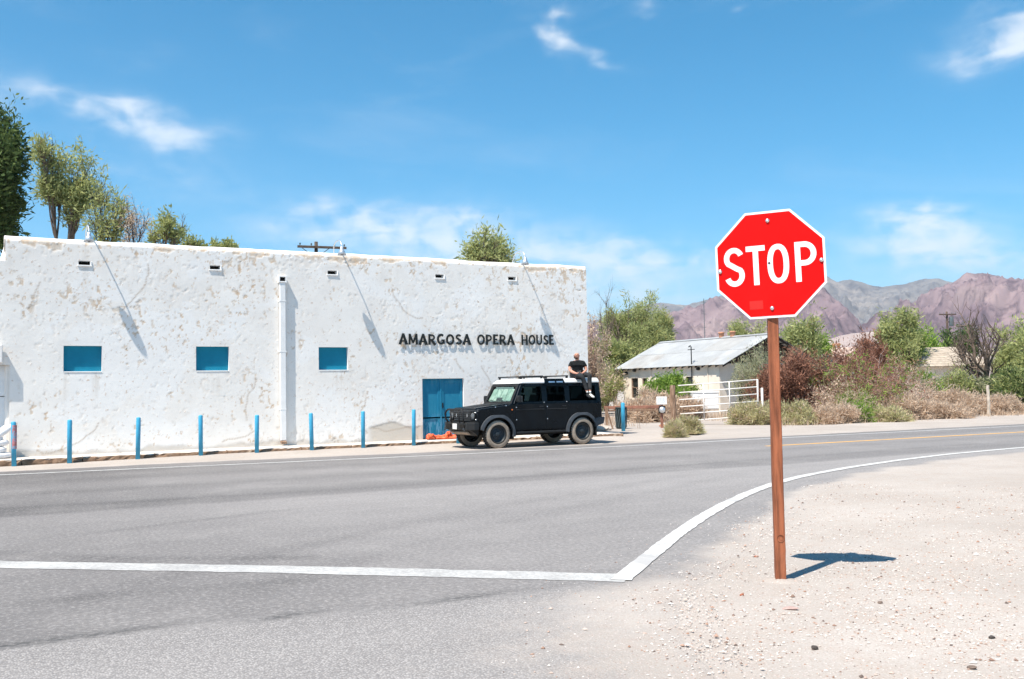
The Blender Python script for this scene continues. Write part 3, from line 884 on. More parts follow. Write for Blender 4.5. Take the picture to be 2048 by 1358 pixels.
# worn rendered skirt near the door
skirt_top = 0.42 + 0.34 * fbm(U * 1.6, U * 0, 4, 71) + 0.10 * np.sin(U * 1.7)
base = sstep(skirt_top - Vv, -0.01, 0.03) * sstep(U, 10.9, 11.3) * sstep(-U, -12.95, -12.9)
base = np.maximum(base, 0.75 * sstep(0.17 + 0.25 * fbm(U * 2.1, U * 0, 4, 72) - Vv, 0, 0.12))
out = lump + hi_f * 0.55 - 0.004 * chip + 0.003 * rim - 0.003 * chip2 + 0.0032 * rim2 - 0.012 * base - 0.010 * topband
stain = 0.55 * sstep(Vv, 4.3, 5.9) + 0.25 * sstep(-Vv, -1.0, -0.2)
for (a, b, c, d) in wins + vents:
    stain = np.maximum(stain, sstep(U, a - 0.1, a + 0.05) * sstep(-U, -b - 0.1, -b + 0.05) * sstep(Vv, c - 1.3, c - 0.05) * (Vv < c))
edge_w = np.ones_like(U)
for (a, b, c, d) in openings:
    dx_ = np.maximum(np.maximum(a - U, U - b), 0)
    dz_ = np.maximum(np.maximum(c - Vv, Vv - d), 0)
    edge_w = np.minimum(edge_w, sstep(np.hypot(dx_, dz_), 0.02, 0.16))
out = out * edge_w
top_round = 0.05 * sstep(Vv, BH - 0.09, BH + 0.0) ** 2
YW = WY - out + top_round
cu, cv = U[WF].mean(1), Vv[WF].mean(1)
keep = np.ones(len(WF), bool)
for (a, b, c, d) in openings:
    keep &= ~((cu > a) & (cu < b) & (cv > c) & (cv < d))
keep &= ~((cu < BX0) & (cv > WINGH))
ZW = Vv + np.where(Vv > 5.86, (fbm(U * 1.1, U * 0, 4, 73) - 0.5) * 0.05, 0)
opart(obj_raw('wall', np.stack([U, YW, ZW], 1), WF[keep], M['stucco'], smooth=True, pattr=dict(chip=chipc, base=base, crackline=np.clip(cline, 0, 1), stain=stain)))
# coping, roof and the other walls
n = 260
xx = np.linspace(BX0 - 0.03, BX1 + 0.02, n)
V, F = [], []
prof = [(0.03, -0.04), (0.034, 0.018), (0.09, 0.047), (0.20, 0.055), (0.33, 0.045), (0.38, 0.0), (0.38, -0.35)]
zz = (fbm(xx * 1.1, xx * 0, 4, 73) - 0.5) * 0.05
zw = (fbm(xx * 3.1, xx * 0, 3, 74) - 0.5) * 0.02
for k in range(n):
    for (py, pz) in prof:
        V.append((xx[k], WY + py + 0.5 * zw[k], BH + pz + zz[k] + zw[k]))
m_ = len(prof)
for k in range(n - 1):
    for q in range(m_ - 1):
        F.append((k * m_ + q, (k + 1) * m_ + q, (k + 1) * m_ + q + 1, k * m_ + q + 1))
F.append(tuple(range(m_)))
F.append(tuple((n - 1) * m_ + q for q in range(m_ - 1, -1, -1)))
opart(obj_raw('coping', V, F, M['white_plain'], smooth=True))
BY1 = WY + 13.0
mb = MB()
mb.box(BX1 - 0.32, BX1 - 0.01, WY + 0.08, BY1, 0, BH - 0.01)
opart(mb.build('side_wall', M['white_plain'], bevel=0.05))
mb = MB()
mb.box(BX0 + 0.005, BX0 + 0.32, WY + 0.08, BY1, 0, BH - 0.01)
opart(mb.build('side_wall', M['white_plain'], bevel=0.05))
opart(MB().box(BX0 + 0.33, BX1 - 0.33, BY1 - 0.35, BY1 - 0.01, 0, BH - 0.02).build('rear_wall', M['white_plain'], bevel=0.05))
opart(MB().box(BX0 + 0.31, BX1 - 0.31, WY + 0.32, BY1 - 0.3, BH - 0.9, BH - 0.62).build('roof', M['concrete']))
mb = MB().box(WINGX, -1.215, WY + 0.001, WY + 9, 0, WINGH - 0.01)
mb.box(-1.21, BX0, WY + 0.32, WY + 9, 2.6, WINGH - 0.012)
mb.box(-1.21, BX0, WY + 0.03, WY + 0.31, WINGH - 0.3, WINGH - 0.011)
opart(mb.build('wing', M['white_plain']))
# projecting lintel over the boarded recess in the wing
opart(MB().box(-6.9, 1.0, WY - 0.21, WY - 0.03, 2.60, 3.07).build('lintel', M['white_plain'], bevel=0.02))
a, b, c, d = recess
rc = empty('recess', (0, 0, 0))
opart(rc)
rc.matrix_parent_inverse = Matrix.Translation(-opera.location)
for k in range(4):
    for (z0, z1) in ((c, 1.72), (1.74, d)):
        MB().box(a + k * 0.595, a + (k + 1) * 0.595 - 0.012, WY + 0.16, WY + 0.2, z0, z1).build('board', M['trim'], rc, bevel=0.005)
MB().box(b - 0.002, b + 0.12, WY + 0.02, WY + 0.22, c, d + 0.1).build('jamb', M['white_plain'], rc)

# windows: painted panel set back behind thick white reveals
for (a, b, c, d) in wins:
    wnd = empty('window', (a, WY, c))
    opart(wnd)
    w_, h_ = b - a, d - c
    D = 0.17
    mb = MB()
    mb.hexa([(-0.05, 0.02, -0.05), (0.0, 0.012, 0.0), (0.0, D, 0.0), (-0.05, D, -0.05), (-0.05, 0.02, h_ + 0.05), (0.0, 0.012, h_), (0.0, D, h_), (-0.05, D, h_ + 0.05)])
    mb.hexa([(w_, 0.012, 0.0), (w_ + 0.05, 0.02, -0.05), (w_ + 0.05, D, -0.05), (w_, D, 0.0), (w_, 0.012, h_), (w_ + 0.05, 0.02, h_ + 0.05), (w_ + 0.05, D, h_ + 0.05), (w_, D, h_)])
    mb.box(-0.002, w_ + 0.002, 0.014, D, h_, h_ + 0.05)
    mb.box(-0.002, w_ + 0.002, 0.004, D, -0.05, 0.001)
    mb.build('reveal', M['trim'], wnd)
    MB().box(-0.01, w_ + 0.01, 0.115, 0.15, -0.01, h_ + 0.01).build('painted_panel', M['blue_dark'], wnd)
    MB().box(0.005, w_ - 0.005, -0.012, 0.11, 0.001, 0.028).build('sill', M['trim'], wnd, bevel=0.008)

for (a, b, c, d) in vents:
    vt = empty('vent', (a, WY, c))
    opart(vt)
    w_, h_ = b - a, d - c
    MB().box(-0.03, w_ + 0.03, 0.20, 0.24, -0.03, h_ + 0.03).build('cavity', M['black_hole'], vt)
    mb = MB()
    mb.box(-0.035, 0.004, 0.01, 0.2, -0.03, h_ + 0.03)
    mb.box(w_ - 0.004, w_ + 0.035, 0.01, 0.2, -0.03, h_ + 0.03)
    mb.box(0.004, w_ - 0.004, 0.012, 0.2, h_ - 0.004, h_ + 0.03)
    mb.box(0.004, w_ - 0.004, 0.012, 0.2, -0.03, 0.006)
    mb.build('vent_frame', M['trim'], vt)
    mb = MB()
    mb.box(-0.03, w_ + 0.04, -0.028, 0.012, -0.035, 0.0)
    mb.box(w_ + 0.001, w_ + 0.035, -0.022, 0.012, 0.001, h_ * 0.9)
    mb.build('rim', M['trim'], vt, bevel=0.008)

# double door
a, b, c, d = door
dr = empty('door', (a, WY, c))
opart(dr)
w_, h_ = b - a, d - c
mb = MB()
mb.box(-0.06, 0.0, 0.015, 0.2, -0.02, h_ + 0.05)
mb.box(w_, w_ + 0.06, 0.012, 0.2, -0.02, h_ + 0.05)
mb.box(0.0, w_, 0.015, 0.2, h_, h_ + 0.05)
mb.build('door_frame', M['trim'], dr)


def door_mat():
    m, t, b_ = new_mat('faded_blue_door_paint')
    o = t.n('ShaderNodeTexCoord').outputs['Object']
    s_ = t.n('ShaderNodeSeparateXYZ')
    t.put(s_.inputs[0], o)
    n_ = t.noise(t.vmul(o, (3, 3, 0.8)), 3.0, 5, 0.6)
    c_ = t.mix(t.step(n_, 0.3, 0.7), (0.012, 0.185, 0.320), (0.024, 0.225, 0.355))
    # faded scuffs low on the leaves
    sc_ = t.noise(t.vmul(o, (7, 7, 1.4)), 1.6, 5, 0.65, 0.3)
    low = t.step(s_.outputs[2], 0.95, 0.35)
    c_ = t.mix(t.math('MULTIPLY', t.math('MULTIPLY', t.step(sc_, 0.47, 0.53), low), 0.75), c_, (0.13, 0.34, 0.50))
    top = t.step(s_.outputs[2], 1.55, 1.85)
    c_ = t.mix(t.math('MULTIPLY', t.math('MULTIPLY', top, t.step(n_, 0.4, 0.7)), 0.4), c_, (0.11, 0.27, 0.36))
    t.put(b_.inputs['Base Color'], c_)
    b_.inputs['Roughness'].default_value = 0.7
    b_.inputs['Specular IOR Level'].default_value = 0.2
    return m


DM = door_mat()
for k in range(2):
    x0, x1 = (0.005, w_ * 0.455) if k == 0 else (w_ * 0.455 + 0.012, w_ - 0.005)
    lf = MB().box(x0, x1, 0.10, 0.14, 0.01, h_ - 0.004).build('door_leaf', DM, dr)
    for (p0, p1) in ((0.10, 0.62), (0.72, h_ - 0.14)):
        mb = MB()
        mb.box(x0 + 0.02, x0 + 0.10, 0.082, 0.099, p0 - 0.08, p1 + 0.08)
        mb.box(x1 - 0.10, x1 - 0.02, 0.082, 0.099, p0 - 0.08, p1 + 0.08)
        mb.box(x0 + 0.101, x1 - 0.101, 0.083, 0.099, p1, p1 + 0.079)
        mb.box(x0 + 0.101, x1 - 0.101, 0.083, 0.099, p0 - 0.079, p0)
        mb.build('panel_frame', DM, lf, bevel=0.004)
MB().box(w_ * 0.455 - 0.02, w_ * 0.455 + 0.032, 0.066, 0.081, 0.02, h_ - 0.02).build('meeting_strip', DM, dr, bevel=0.004)
MB().box(w_ * 0.455 + 0.05, w_ * 0.455 + 0.08, 0.04, 0.08, 0.98, 1.14).build('handle', M['trim_black'], dr, bevel=0.006)

# downspout
dsx = 8.385
dn = empty('downspout', (dsx, WY, 0))
opart(dn)
mb = MB()
mb.box(-0.085, 0.085, -0.135, -0.035, 0.30, 4.96)
mb.build('pipe', M['trim'], dn, bevel=0.012)
mb = MB()
mb.box(-0.12, -0.085, -0.155, 0.0, 4.96, 5.16)
mb.box(0.085, 0.12, -0.155, 0.0, 4.96, 5.16)
mb.box(-0.085, 0.085, -0.153, 0.0, 4.962, 5.0)
mb.box(-0.085, 0.085, -0.152, 0.0, 5.125, 5.159)
mb.build('scupper_box', M['trim'], dn, bevel=0.006)
MB().box(-0.084, 0.084, -0.05, -0.02, 5.001, 5.124).build('scupper_mouth', M['black_hole'], dn)
mb = MB()
mb.hexa([(-0.08, -0.20, 0.20), (0.08, -0.20, 0.20), (0.08, -0.06, 0.22), (-0.08, -0.06, 0.22), (-0.08, -0.20, 0.27), (0.08, -0.20, 0.27), (0.08, -0.05, 0.32), (-0.08, -0.05, 0.32)])
mb.build('outlet', M['old_wood'], dn, bevel=0.01)
for z in (1.2, 2.9, 4.4):
    MB().box(-0.10, 0.10, -0.140, -0.004, z, z + 0.03).build('strap', M['trim'], dn)

# gooseneck lamps on the parapet
for (lx, tilt) in ((3.03, 0.0), (10.10, 0.03), (16.47, -0.03)):
    lp = empty('gooseneck_lamp', (lx, WY, BH))
    opart(lp)
    pts = [(tilt, 0.34, -0.25), (tilt, 0.33, 0.10), (0, 0.26, 0.30), (0, 0.08, 0.40), (0, -0.20, 0.41), (0, -0.38, 0.34), (0, -0.47, 0.22), (0, -0.48, 0.12)]
    MB().tube(pts, 0.018, 8).build('pipe_arm', M['galv'], lp, smooth=True)
    mb = MB().lathe([(0.022, 0.16), (0.045, 0.15), (0.055, 0.08), (0.075, 0.03), (0.135, -0.10), (0.140, -0.10), (0.08, 0.03), (0.03, 0.12)], 24, center=(0, -0.48, 0.02))
    mb.build('lamp_shade', M['galv'], lp, smooth=True)
    MB().lathe([(0.0, -0.13), (0.035, -0.115), (0.045, -0.08), (0.025, -0.02), (0.0, 0.0)], 12, center=(0, -0.48, 0.04)).build('bulb', M['lamp_lens'], lp, smooth=True)


# lettering: cut-out strokes standing off the wall
def stroke(mb, pts, w0, w1, y0, y1):
    """flat ribbon in x-z with a width that may flare, given depth"""
    n = len(pts)
    P = [Vector((p[0], p[1])) for p in pts]
    Lp, Rp = [], []
    for i in range(n):
        d_ = (P[min(i + 1, n - 1)] - P[max(i - 1, 0)]).normalized()
        nn = Vector((-d_.y, d_.x))
        t_ = i / (n - 1)
        ww = (w0 + (w1 - w0) * t_) / 2
        Lp.append(P[i] + nn * ww)
        Rp.append(P[i] - nn * ww)
    V = [(p.x, y0, p.y) for p in Lp] + [(p.x, y0, p.y) for p in Rp] + [(p.x, y1, p.y) for p in Lp] + [(p.x, y1, p.y) for p in Rp]
    F = []
    for i in range(n - 1):
        F += [(i, i + 1, n + i + 1, n + i), (2 * n + i, 3 * n + i, 3 * n + i + 1, 2 * n + i + 1),
              (i, 2 * n + i, 2 * n + i + 1, i + 1), (n + i, n + i + 1, 3 * n + i + 1, 3 * n + i)]
    F += [(0, n, 3 * n, 2 * n), (n - 1, 3 * n - 1, 4 * n - 1, 2 * n - 1)]
    mb.add(V, F)


def arc(cx_, cy_, rx_, ry_, a0, a1, n_=10):
    return [(cx_ + rx_ * math.cos(R(a0 + (a1 - a0) * i / n_)), cy_ + ry_ * math.sin(R(a0 + (a1 - a0) * i / n_))) for i in range(n_ + 1)]


T = 0.23
GLYPH = {   # strokes in a unit-high box: points, start and end width
    'A': (0.86, [([(0.10, 0), (0.44, 1.0)], .30, .20), ([(0.78, 0), (0.44, 1.0)], .32, .24), ([(0.2, 0.31), (0.66, 0.31)], .16, .16), ([(-0.02, 0.03), (0.24, 0.03)], .07, .07), ([(0.64, 0.03), (0.92, 0.03)], .07, .07)]),
    'M': (0.98, [([(0.12, 0), (0.14, 1)], .24, .20), ([(0.86, 0), (0.84, 1)], .26, .22), ([(0.14, .96), (0.49, .16)], .24, .18), ([(0.84, .96), (0.49, .16)], .24, .18)]),
    'R': (0.82, [([(0.14, 0), (0.14, 1)], .27, .24), ([(.14, .89), (.40, .89)] + arc(.40, .68, .24, .21, 90, -90) + [(.14, .47)], .20, .18), ([(.36, .46), (.74, 0.0)], .22, .30)]),
    'G': (0.86, [(arc(.46, .5, .34, .41, 50, 320, 16), .26, .22), ([(.74, .46), (.72, .06)], .24, .22), ([(.50, .42), (.82, .42)], .15, .15)]),
    'O': (0.90, [(arc(.45, .5, .34, .41, 0, 360, 22), .235, .235)]),
    'S': (0.70, [(arc(.36, .72, .22, .18, 20, 255, 12) + arc(.36, .28, .24, .19, 80, -160, 12), .20, .24)]),
    'P': (0.76, [([(0.14, 0), (0.14, 1)], .27, .24), ([(.14, .89), (.40, .89)] + arc(.40, .67, .24, .22, 90, -90) + [(.14, .45)], .20, .18)]),
    'E': (0.66, [([(0.14, 0), (0.14, 1)], .26, .26), ([(.15, .90), (.60, .90)], .18, .24), ([(.15, .5), (.50, .5)], .17, .20), ([(.15, .10), (.62, .10)], .18, .26)]),
    'H': (0.86, [([(0.14, 0), (0.14, 1)], .26, .24), ([(0.72, 0), (0.72, 1)], .26, .24), ([(.15, .5), (.72, .5)], .18, .18)]),
    'U': (0.84, [([(0.13, 1), (0.14, .36)] + arc(.42, .36, .28, .28, 180, 360, 12) + [(.70, 1)], .24, .22)]),
}


def word(txt, x0, x1, z, h):
    tot = sum(GLYPH[c_][0] for c_ in txt) + 0.10 * (len(txt) - 1)
    k = (x1 - x0) / tot
    x_ = x0
    rs_ = random.Random(txt)
    for c_ in txt:
        wd, st = GLYPH[c_]
        mb_ = MB()
        for i, (pts, w0, w1) in enumerate(st):
            stroke(mb_, [(p[0] * k, p[1] * h) for p in pts], w0 * 0.88 * min(k, h), w1 * 0.88 * min(k, h), -0.050 - 0.002 * i, -0.036 + 0.0015 * i)
        # standoff pins behind the letter
        for q in (0.3, 0.75):
            mb_.box(wd * k * 0.5 - 0.006, wd * k * 0.5 + 0.006, -0.036, 0.015, q * h, q * h + 0.012)
        o = mb_.build('letter', M['letter'], None)
        o.location = (x_, WY, z + rs_.uniform(-0.008, 0.008))
        o.rotation_euler = (0, rs_.uniform(-0.02, 0.02), 0)
        o['label'] = 'black letter ' + c_
        opart(o)
        x_ += (wd + 0.10) * k


word('AMARGOSA', 12.10, 14.62, 3.155, 0.345)
word('OPERA', 14.86, 16.25, 3.16, 0.345)
word('HOUSE', 16.52, 17.80, 3.165, 0.345)

# ------------------------------------------------------------------ bollards
b_x = [1.23, 2.49, 4.13, 5.74, 7.25, 8.82, 10.36, 11.96, 13.44]
b_lab = ['leftmost blue steel bollard with a faded red stripe, beside the white sandbags',
         'blue bollard below the leftmost blue window, second from the left',
         'third blue bollard from the left, between the first two windows',
         'fourth blue bollard from the left, standing below the middle blue window',
         'fifth blue bollard from the left, just left of the white downspout',
         'blue bollard standing just right of the white downspout',
         'seventh blue bollard from the left, right of the third window',
         'blue bollard standing just left of the blue double door',
         'blue bollard behind the front bumper of the black SUV']


def bollard_mb(h, r):
    return MB().lathe([(0.0, -0.1), (r, -0.1), (r, h - 0.03), (r * 0.8, h - 0.006), (0.0, h)], 20)


bol0 = None
for i, bx in enumerate(b_x):
    e = empty('bollard', (bx, 27.76, 0), b_lab[i], 'bollard', group='blue bollards along the curb')
    hh = 1.12 + 0.012 * ((i * 5) % 4 - 1.5)
    bollard_mb(hh, 0.058).build('pipe', M['blue_bollard'], e, smooth=True).rotation_euler = (R(0.4 * ((i * 3) % 5 - 2)), R(0.5 * ((i * 7) % 5 - 2)), 0)
    if i == 0:
        MB().lathe([(0.0592, 0.43), (0.0595, 0.44), (0.0595, 1.0), (0.0592, 1.01)], 20).build('faded_red_stripe', mat('faded_red_paint', (0.42, 0.16, 0.16), 0.6, 0.3, 8, col2=(0.16, 0.33, 0.46), c2lo=0.5, c2hi=0.6), e, smooth=True)
e = empty('bollard', (22.54, 31.90, 0), 'lone blue bollard beside the dark bin, right of the SUV', 'bollard', group='blue bollards along the curb')
bollard_mb(1.10, 0.075).build('pipe', M['blue_bollard'], e, smooth=True)

# ------------------------------------------------------------------ stop sign
SG = empty('stop_sign', (6.22, 6.52, 0), 'red octagonal stop sign on a brown wooden post in the gravel', 'stop sign', rz=R(-52))
mb = MB()
n = 26
for k in range(n):
    pass
# square post with slightly worn corners, as a stack of rings
hw = 0.0445
ring = [(-hw, -hw * 0.86), (-hw * 0.86, -hw), (hw * 0.86, -hw), (hw, -hw * 0.86), (hw, hw * 0.86), (hw * 0.86, hw), (-hw * 0.86, hw), (-hw, hw * 0.86)]
V, F = [], []
rs = np.random.RandomState(2)
zs = np.linspace(-0.3, 3.13, 44)
for z in zs:
    for (px_, py_) in ring:
        V.append((px_ + rs.normal(0, 0.0008), py_ + rs.normal(0, 0.0008), z))
for i in range(len(zs) - 1):
    for k in range(8):
        F.append((i * 8 + k, i * 8 + (k + 1) % 8, (i + 1) * 8 + (k + 1) % 8, (i + 1) * 8 + k))
F.append(tuple(range(7, -1, -1)))
F.append(tuple((len(zs) - 1) * 8 + k for k in range(8)))
post = obj_raw('post', V, F, M['post_wood'], SG)
post.rotation_euler = (0, 0, R(16))
# soil heaped round the foot of the post
V, F = [(6.22, 6.52, 0.016)], []
rs = np.random.RandomState(14)
for i, (rr_, zz_) in enumerate(((0.04, 0.016), (0.075, 0.011), (0.12, 0.005), (0.19, -0.012))):
    for k in range(20):
        t_ = 2 * math.pi * k / 20
        j_ = 1 + 0.10 * rs.normal()
        V.append((6.22 + rr_ * j_ * math.cos(t_), 6.52 + rr_ * j_ * math.sin(t_), zz_ * (1 + 0.1 * rs.normal())))
for k in range(20):
    F.append((0, 1 + k, 1 + (k + 1) % 20))
    for i in range(3):
        F.append((1 + i * 20 + k, 1 + (i + 1) * 20 + k, 1 + (i + 1) * 20 + (k + 1) % 20, 1 + i * 20 + (k + 1) % 20))
obj_raw('soil_mound', V, F, M['sand'], ground, smooth=True)
MB().lathe([(0.0, 0.006), (0.014, 0.005), (0.020, 0.002), (0.026, 0.004), (0.030, 0.0)], 16, axis='y').build('knot', M['post_wood'], post, smooth=True, loc=(0.006, -hw - 0.004, 0.36))
SC = 2.728
plate = empty('sign_plate', (0.0, -0.062, SC), parent=SG)
plate.rotation_euler = (0, R(-1.3), 0)


def octo(r):
    return [(r / math.cos(R(22.5)) * math.cos(R(22.5 + 45 * k)), r / math.cos(R(22.5)) * math.sin(R(22.5 + 45 * k))) for k in range(8)]


HW = 0.468
MB().prism(octo(HW), 'y', -0.003, 0.003).build('white_border', M['sign_white'], plate, bevel=0.0008)
MB().prism(octo(HW - 0.0195), 'y', -0.0050, -0.0034).build('red_field', M['sign_red'], plate)
LH = 0.345
sw = 0.047


def stop_letter(ch, x0, wd):
    mb_ = MB()
    y0, y1 = -0.0068, -0.0056
    if ch == 'S':
        rx_, ry_ = (wd - sw) / 2, (LH - sw) / 4
        pts = arc(0, ry_, rx_, ry_ * 1.0, 22, 90, 5) + arc(0, ry_, rx_, ry_, 105, 215, 8)
        pts += [(-rx_ * 0.35, ry_ * 0.18), (rx_ * 0.35, -ry_ * 0.22)]
        pts += arc(0, -ry_, rx_, ry_, 35, -90, 9) + arc(0, -ry_, rx_, ry_, -105, -160, 5)
        stroke(mb_, [(x0 + wd / 2 + p[0], p[1]) for p in pts], sw, sw, y0, y1)
    elif ch == 'T':
        mb_.box(x0, x0 + wd, y0, y1, LH / 2 - sw, LH / 2)
        mb_.box(x0 + wd / 2 - sw / 2, x0 + wd / 2 + sw / 2, y0, y1, -LH / 2, LH / 2 - sw)
    elif ch == 'O':
        rx_, ry_ = (wd - sw) / 2, (LH - sw) / 2
        pts = []
        for k in range(41):
            t_ = 2 * math.pi * k / 40
            c_, s_ = math.cos(t_), math.sin(t_)
            pts.append((x0 + wd / 2 + rx_ * math.copysign(abs(c_) ** 0.85, c_), ry_ * math.copysign(abs(s_) ** 0.85, s_)))
        stroke(mb_, pts, sw, sw, y0, y1)
    else:
        mb_.box(x0, x0 + sw, y0, y1, -LH / 2, LH / 2)
        r_ = 0.075
        zt, zb = LH / 2 - sw / 2, -0.012
        pts = [(x0 + sw, zt), (x0 + wd - sw / 2 - r_, zt)] + arc(x0 + wd - sw / 2 - r_, (zt + zb) / 2, r_, (zt - zb) / 2, 84, -84, 14) + [(x0 + wd - sw / 2 - r_, zb), (x0 + sw, zb)]
        stroke(mb_, pts, sw, sw, y0, y1)
    o = mb_.build('letter', M['sign_white'], plate)
    o['label'] = 'white letter ' + ch
    return o


for ch, x0, wd in (('S', -0.394, 0.176), ('T', -0.200, 0.164), ('O', -0.020, 0.184), ('P', 0.215, 0.180)):
    stop_letter(ch, x0, wd)
for (px_, pz_) in ((0.0, HW - 0.085), (0.0, -HW + 0.085), (-HW + 0.035, -0.03), (HW - 0.035, 0.0)):
    MB().lathe([(0.0, -0.016), (0.010, -0.014), (0.016, -0.008), (0.019, -0.004), (0.0, -0.004)], 16, axis='y').build('bolt', M['chrome'], plate, smooth=True, loc=(px_, -0.0052, pz_))
MB().lathe([(0.0, -0.0006), (0.011, -0.0006), (0.011, 0.0)], 14, axis='y').build('bullet_mark', M['rock_dark'], plate, loc=(-0.004, -0.0072, 0.01))
MB().box(-0.19, -0.075, -0.0058, -0.0052, -0.385, -0.31).build('sticker', mat('red_sticker', (0.62, 0.016, 0.010), 0.5, 0.04, 12), plate)

# ------------------------------------------------------------------ black SUV
SUV = empty('parked_suv', (13.52, 26.27, 0.0), 'black boxy off-road SUV with white roof parked beside the opera house', 'car', rz=R(1.2))
WB = 2.92


def aarc(cx_, cz_, r_, a0, a1, n_=12):
    return [(cx_ + r_ * math.cos(R(a0 + (a1 - a0) * i / n_)), cz_ + r_ * math.sin(R(a0 + (a1 - a0) * i / n_))) for i in range(n_ + 1)]


low = [(-0.64, 0.60)] + aarc(0, 0.40, 0.50, 156, 12) + [(0.62, 0.47), (2.30, 0.47)] + aarc(WB, 0.40, 0.50, 168, 20) + [(3.68, 0.62), (3.67, 1.26), (0.52, 1.26), (0.40, 1.235), (-0.56, 1.135), (-0.64, 1.08)]
MB().prism(low, 'y', -0.89, 0.89).build('body', M['car_black'], SUV, bevel=0.03, seg=3)
# cabin
def glass_mat(name, tint):
    m, t, b = new_mat(name)
    tr = t.n('ShaderNodeBsdfTransparent')
    tr.inputs[0].default_value = (*tint, 1)
    gl = t.n('ShaderNodeBsdfGlossy')
    gl.inputs['Roughness'].default_value = 0.03
    lw = t.n('ShaderNodeLayerWeight')
    lw.inputs[0].default_value = 0.05
    mx = t.n('ShaderNodeMixShader')
    t.t.links.new(lw.outputs['Fresnel'], mx.inputs[0])
    t.t.links.new(tr.outputs[0], mx.inputs[1])
    t.t.links.new(gl.outputs[0], mx.inputs[2])
    t.t.links.new(mx.outputs[0], [q for q in m.node_tree.nodes if q.type == 'OUTPUT_MATERIAL'][0].inputs[0])
    return m


G_FRONT = glass_mat('door_glass', (0.42, 0.56, 0.53))
G_REAR = glass_mat('privacy_glass', (0.05, 0.075, 0.085))


def sidey(z):
    return 0.872 - (z - 1.255) * 0.121


cab = MB()
for s_ in (-1, 1):
    def bar(x0, x1, x0t, x1t, z0, z1, th=0.05):
        y0, y1 = s_ * sidey(z0), s_ * sidey(z1)
        i0, i1 = y0 - s_ * th, y1 - s_ * th
        cab.hexa([(x0, y0, z0), (x1, y0, z0), (x1, i0, z0), (x0, i0, z0), (x0t, y1, z1), (x1t, y1, z1), (x1t, i1, z1), (x0t, i1, z1)])
    bar(0.50, 0.66, 0.81, 0.97, 1.255, 1.85)
    bar(1.55, 1.73, 1.55, 1.73, 1.255, 1.85)
    bar(2.37, 2.53, 2.36, 2.53, 1.255, 1.85)
    bar(3.49, 3.665, 3.47, 3.64, 1.255, 1.85)
    bar(0.66, 3.49, 0.66, 3.49, 1.252, 1.315, 0.048)
    bar(0.97, 3.47, 0.97, 3.47, 1.755, 1.849, 0.048)
cab.box(3.58, 3.66, -0.82, 0.82, 1.25, 1.36)
cab.box(3.57, 3.645, -0.79, 0.79, 1.74, 1.848)
cab.box(3.58, 3.655, -0.06, 0.06, 1.36, 1.74)
cab.build('cabin_frame', M['car_black'], SUV, bevel=0.012)
# seats and wheel seen through the glass
for (sx_, sy_) in ((1.42, -0.40), (1.42, 0.40), (2.32, -0.45), (2.32, 0.0), (2.32, 0.45)):
    st = MB().hexa([(sx_, sy_ - 0.22, 1.20), (sx_ + 0.12, sy_ - 0.22, 1.20), (sx_ + 0.12, sy_ + 0.22, 1.20), (sx_, sy_ + 0.22, 1.20),
                    (sx_ + 0.10, sy_ - 0.19, 1.52), (sx_ + 0.19, sy_ - 0.19, 1.52), (sx_ + 0.19, sy_ + 0.19, 1.52), (sx_ + 0.10, sy_ + 0.19, 1.52)]).build('seat_back', M['trim_black'], SUV, bevel=0.03)
    MB().box(sx_ + 0.13, sx_ + 0.21, sy_ - 0.12, sy_ + 0.12, 1.56, 1.72).build('headrest', M['trim_black'], st, bevel=0.03)
MB().lathe([(0.16, -0.015), (0.185, 0.0), (0.16, 0.015), (0.150, 0.0)], 24, axis='x', close=True).build('steering_wheel', M['trim_black'], SUV, smooth=True, loc=(0.98, 0.40, 1.34))
MB().hexa([(0.56, -0.76, 1.24), (0.86, -0.76, 1.24), (0.86, 0.76, 1.24), (0.56, 0.76, 1.24), (0.60, -0.74, 1.30), (0.84, -0.74, 1.33), (0.84, 0.74, 1.33), (0.60, 0.74, 1.30)]).build('dashboard', M['trim_black'], SUV, bevel=0.02)
for (ya, yb) in ((-0.76, -0.06), (0.06, 0.76)):
    MB().add([(3.62, ya, 1.36), (3.62, yb, 1.36), (3.61, yb, 1.74), (3.61, ya, 1.74)], [(0, 1, 2, 3)]).build('rear_window', G_REAR, SUV)
roof = MB()
roof.hexa([(0.76, -0.825, 1.845), (3.68, -0.825, 1.845), (3.68, 0.825, 1.845), (0.76, 0.825, 1.845),
           (0.95, -0.755, 1.985), (3.64, -0.765, 1.995), (3.64, 0.765, 1.995), (0.95, 0.755, 1.985)])
rf_ = roof.build('roof', M['car_white'], SUV, bevel=0.055, seg=4)
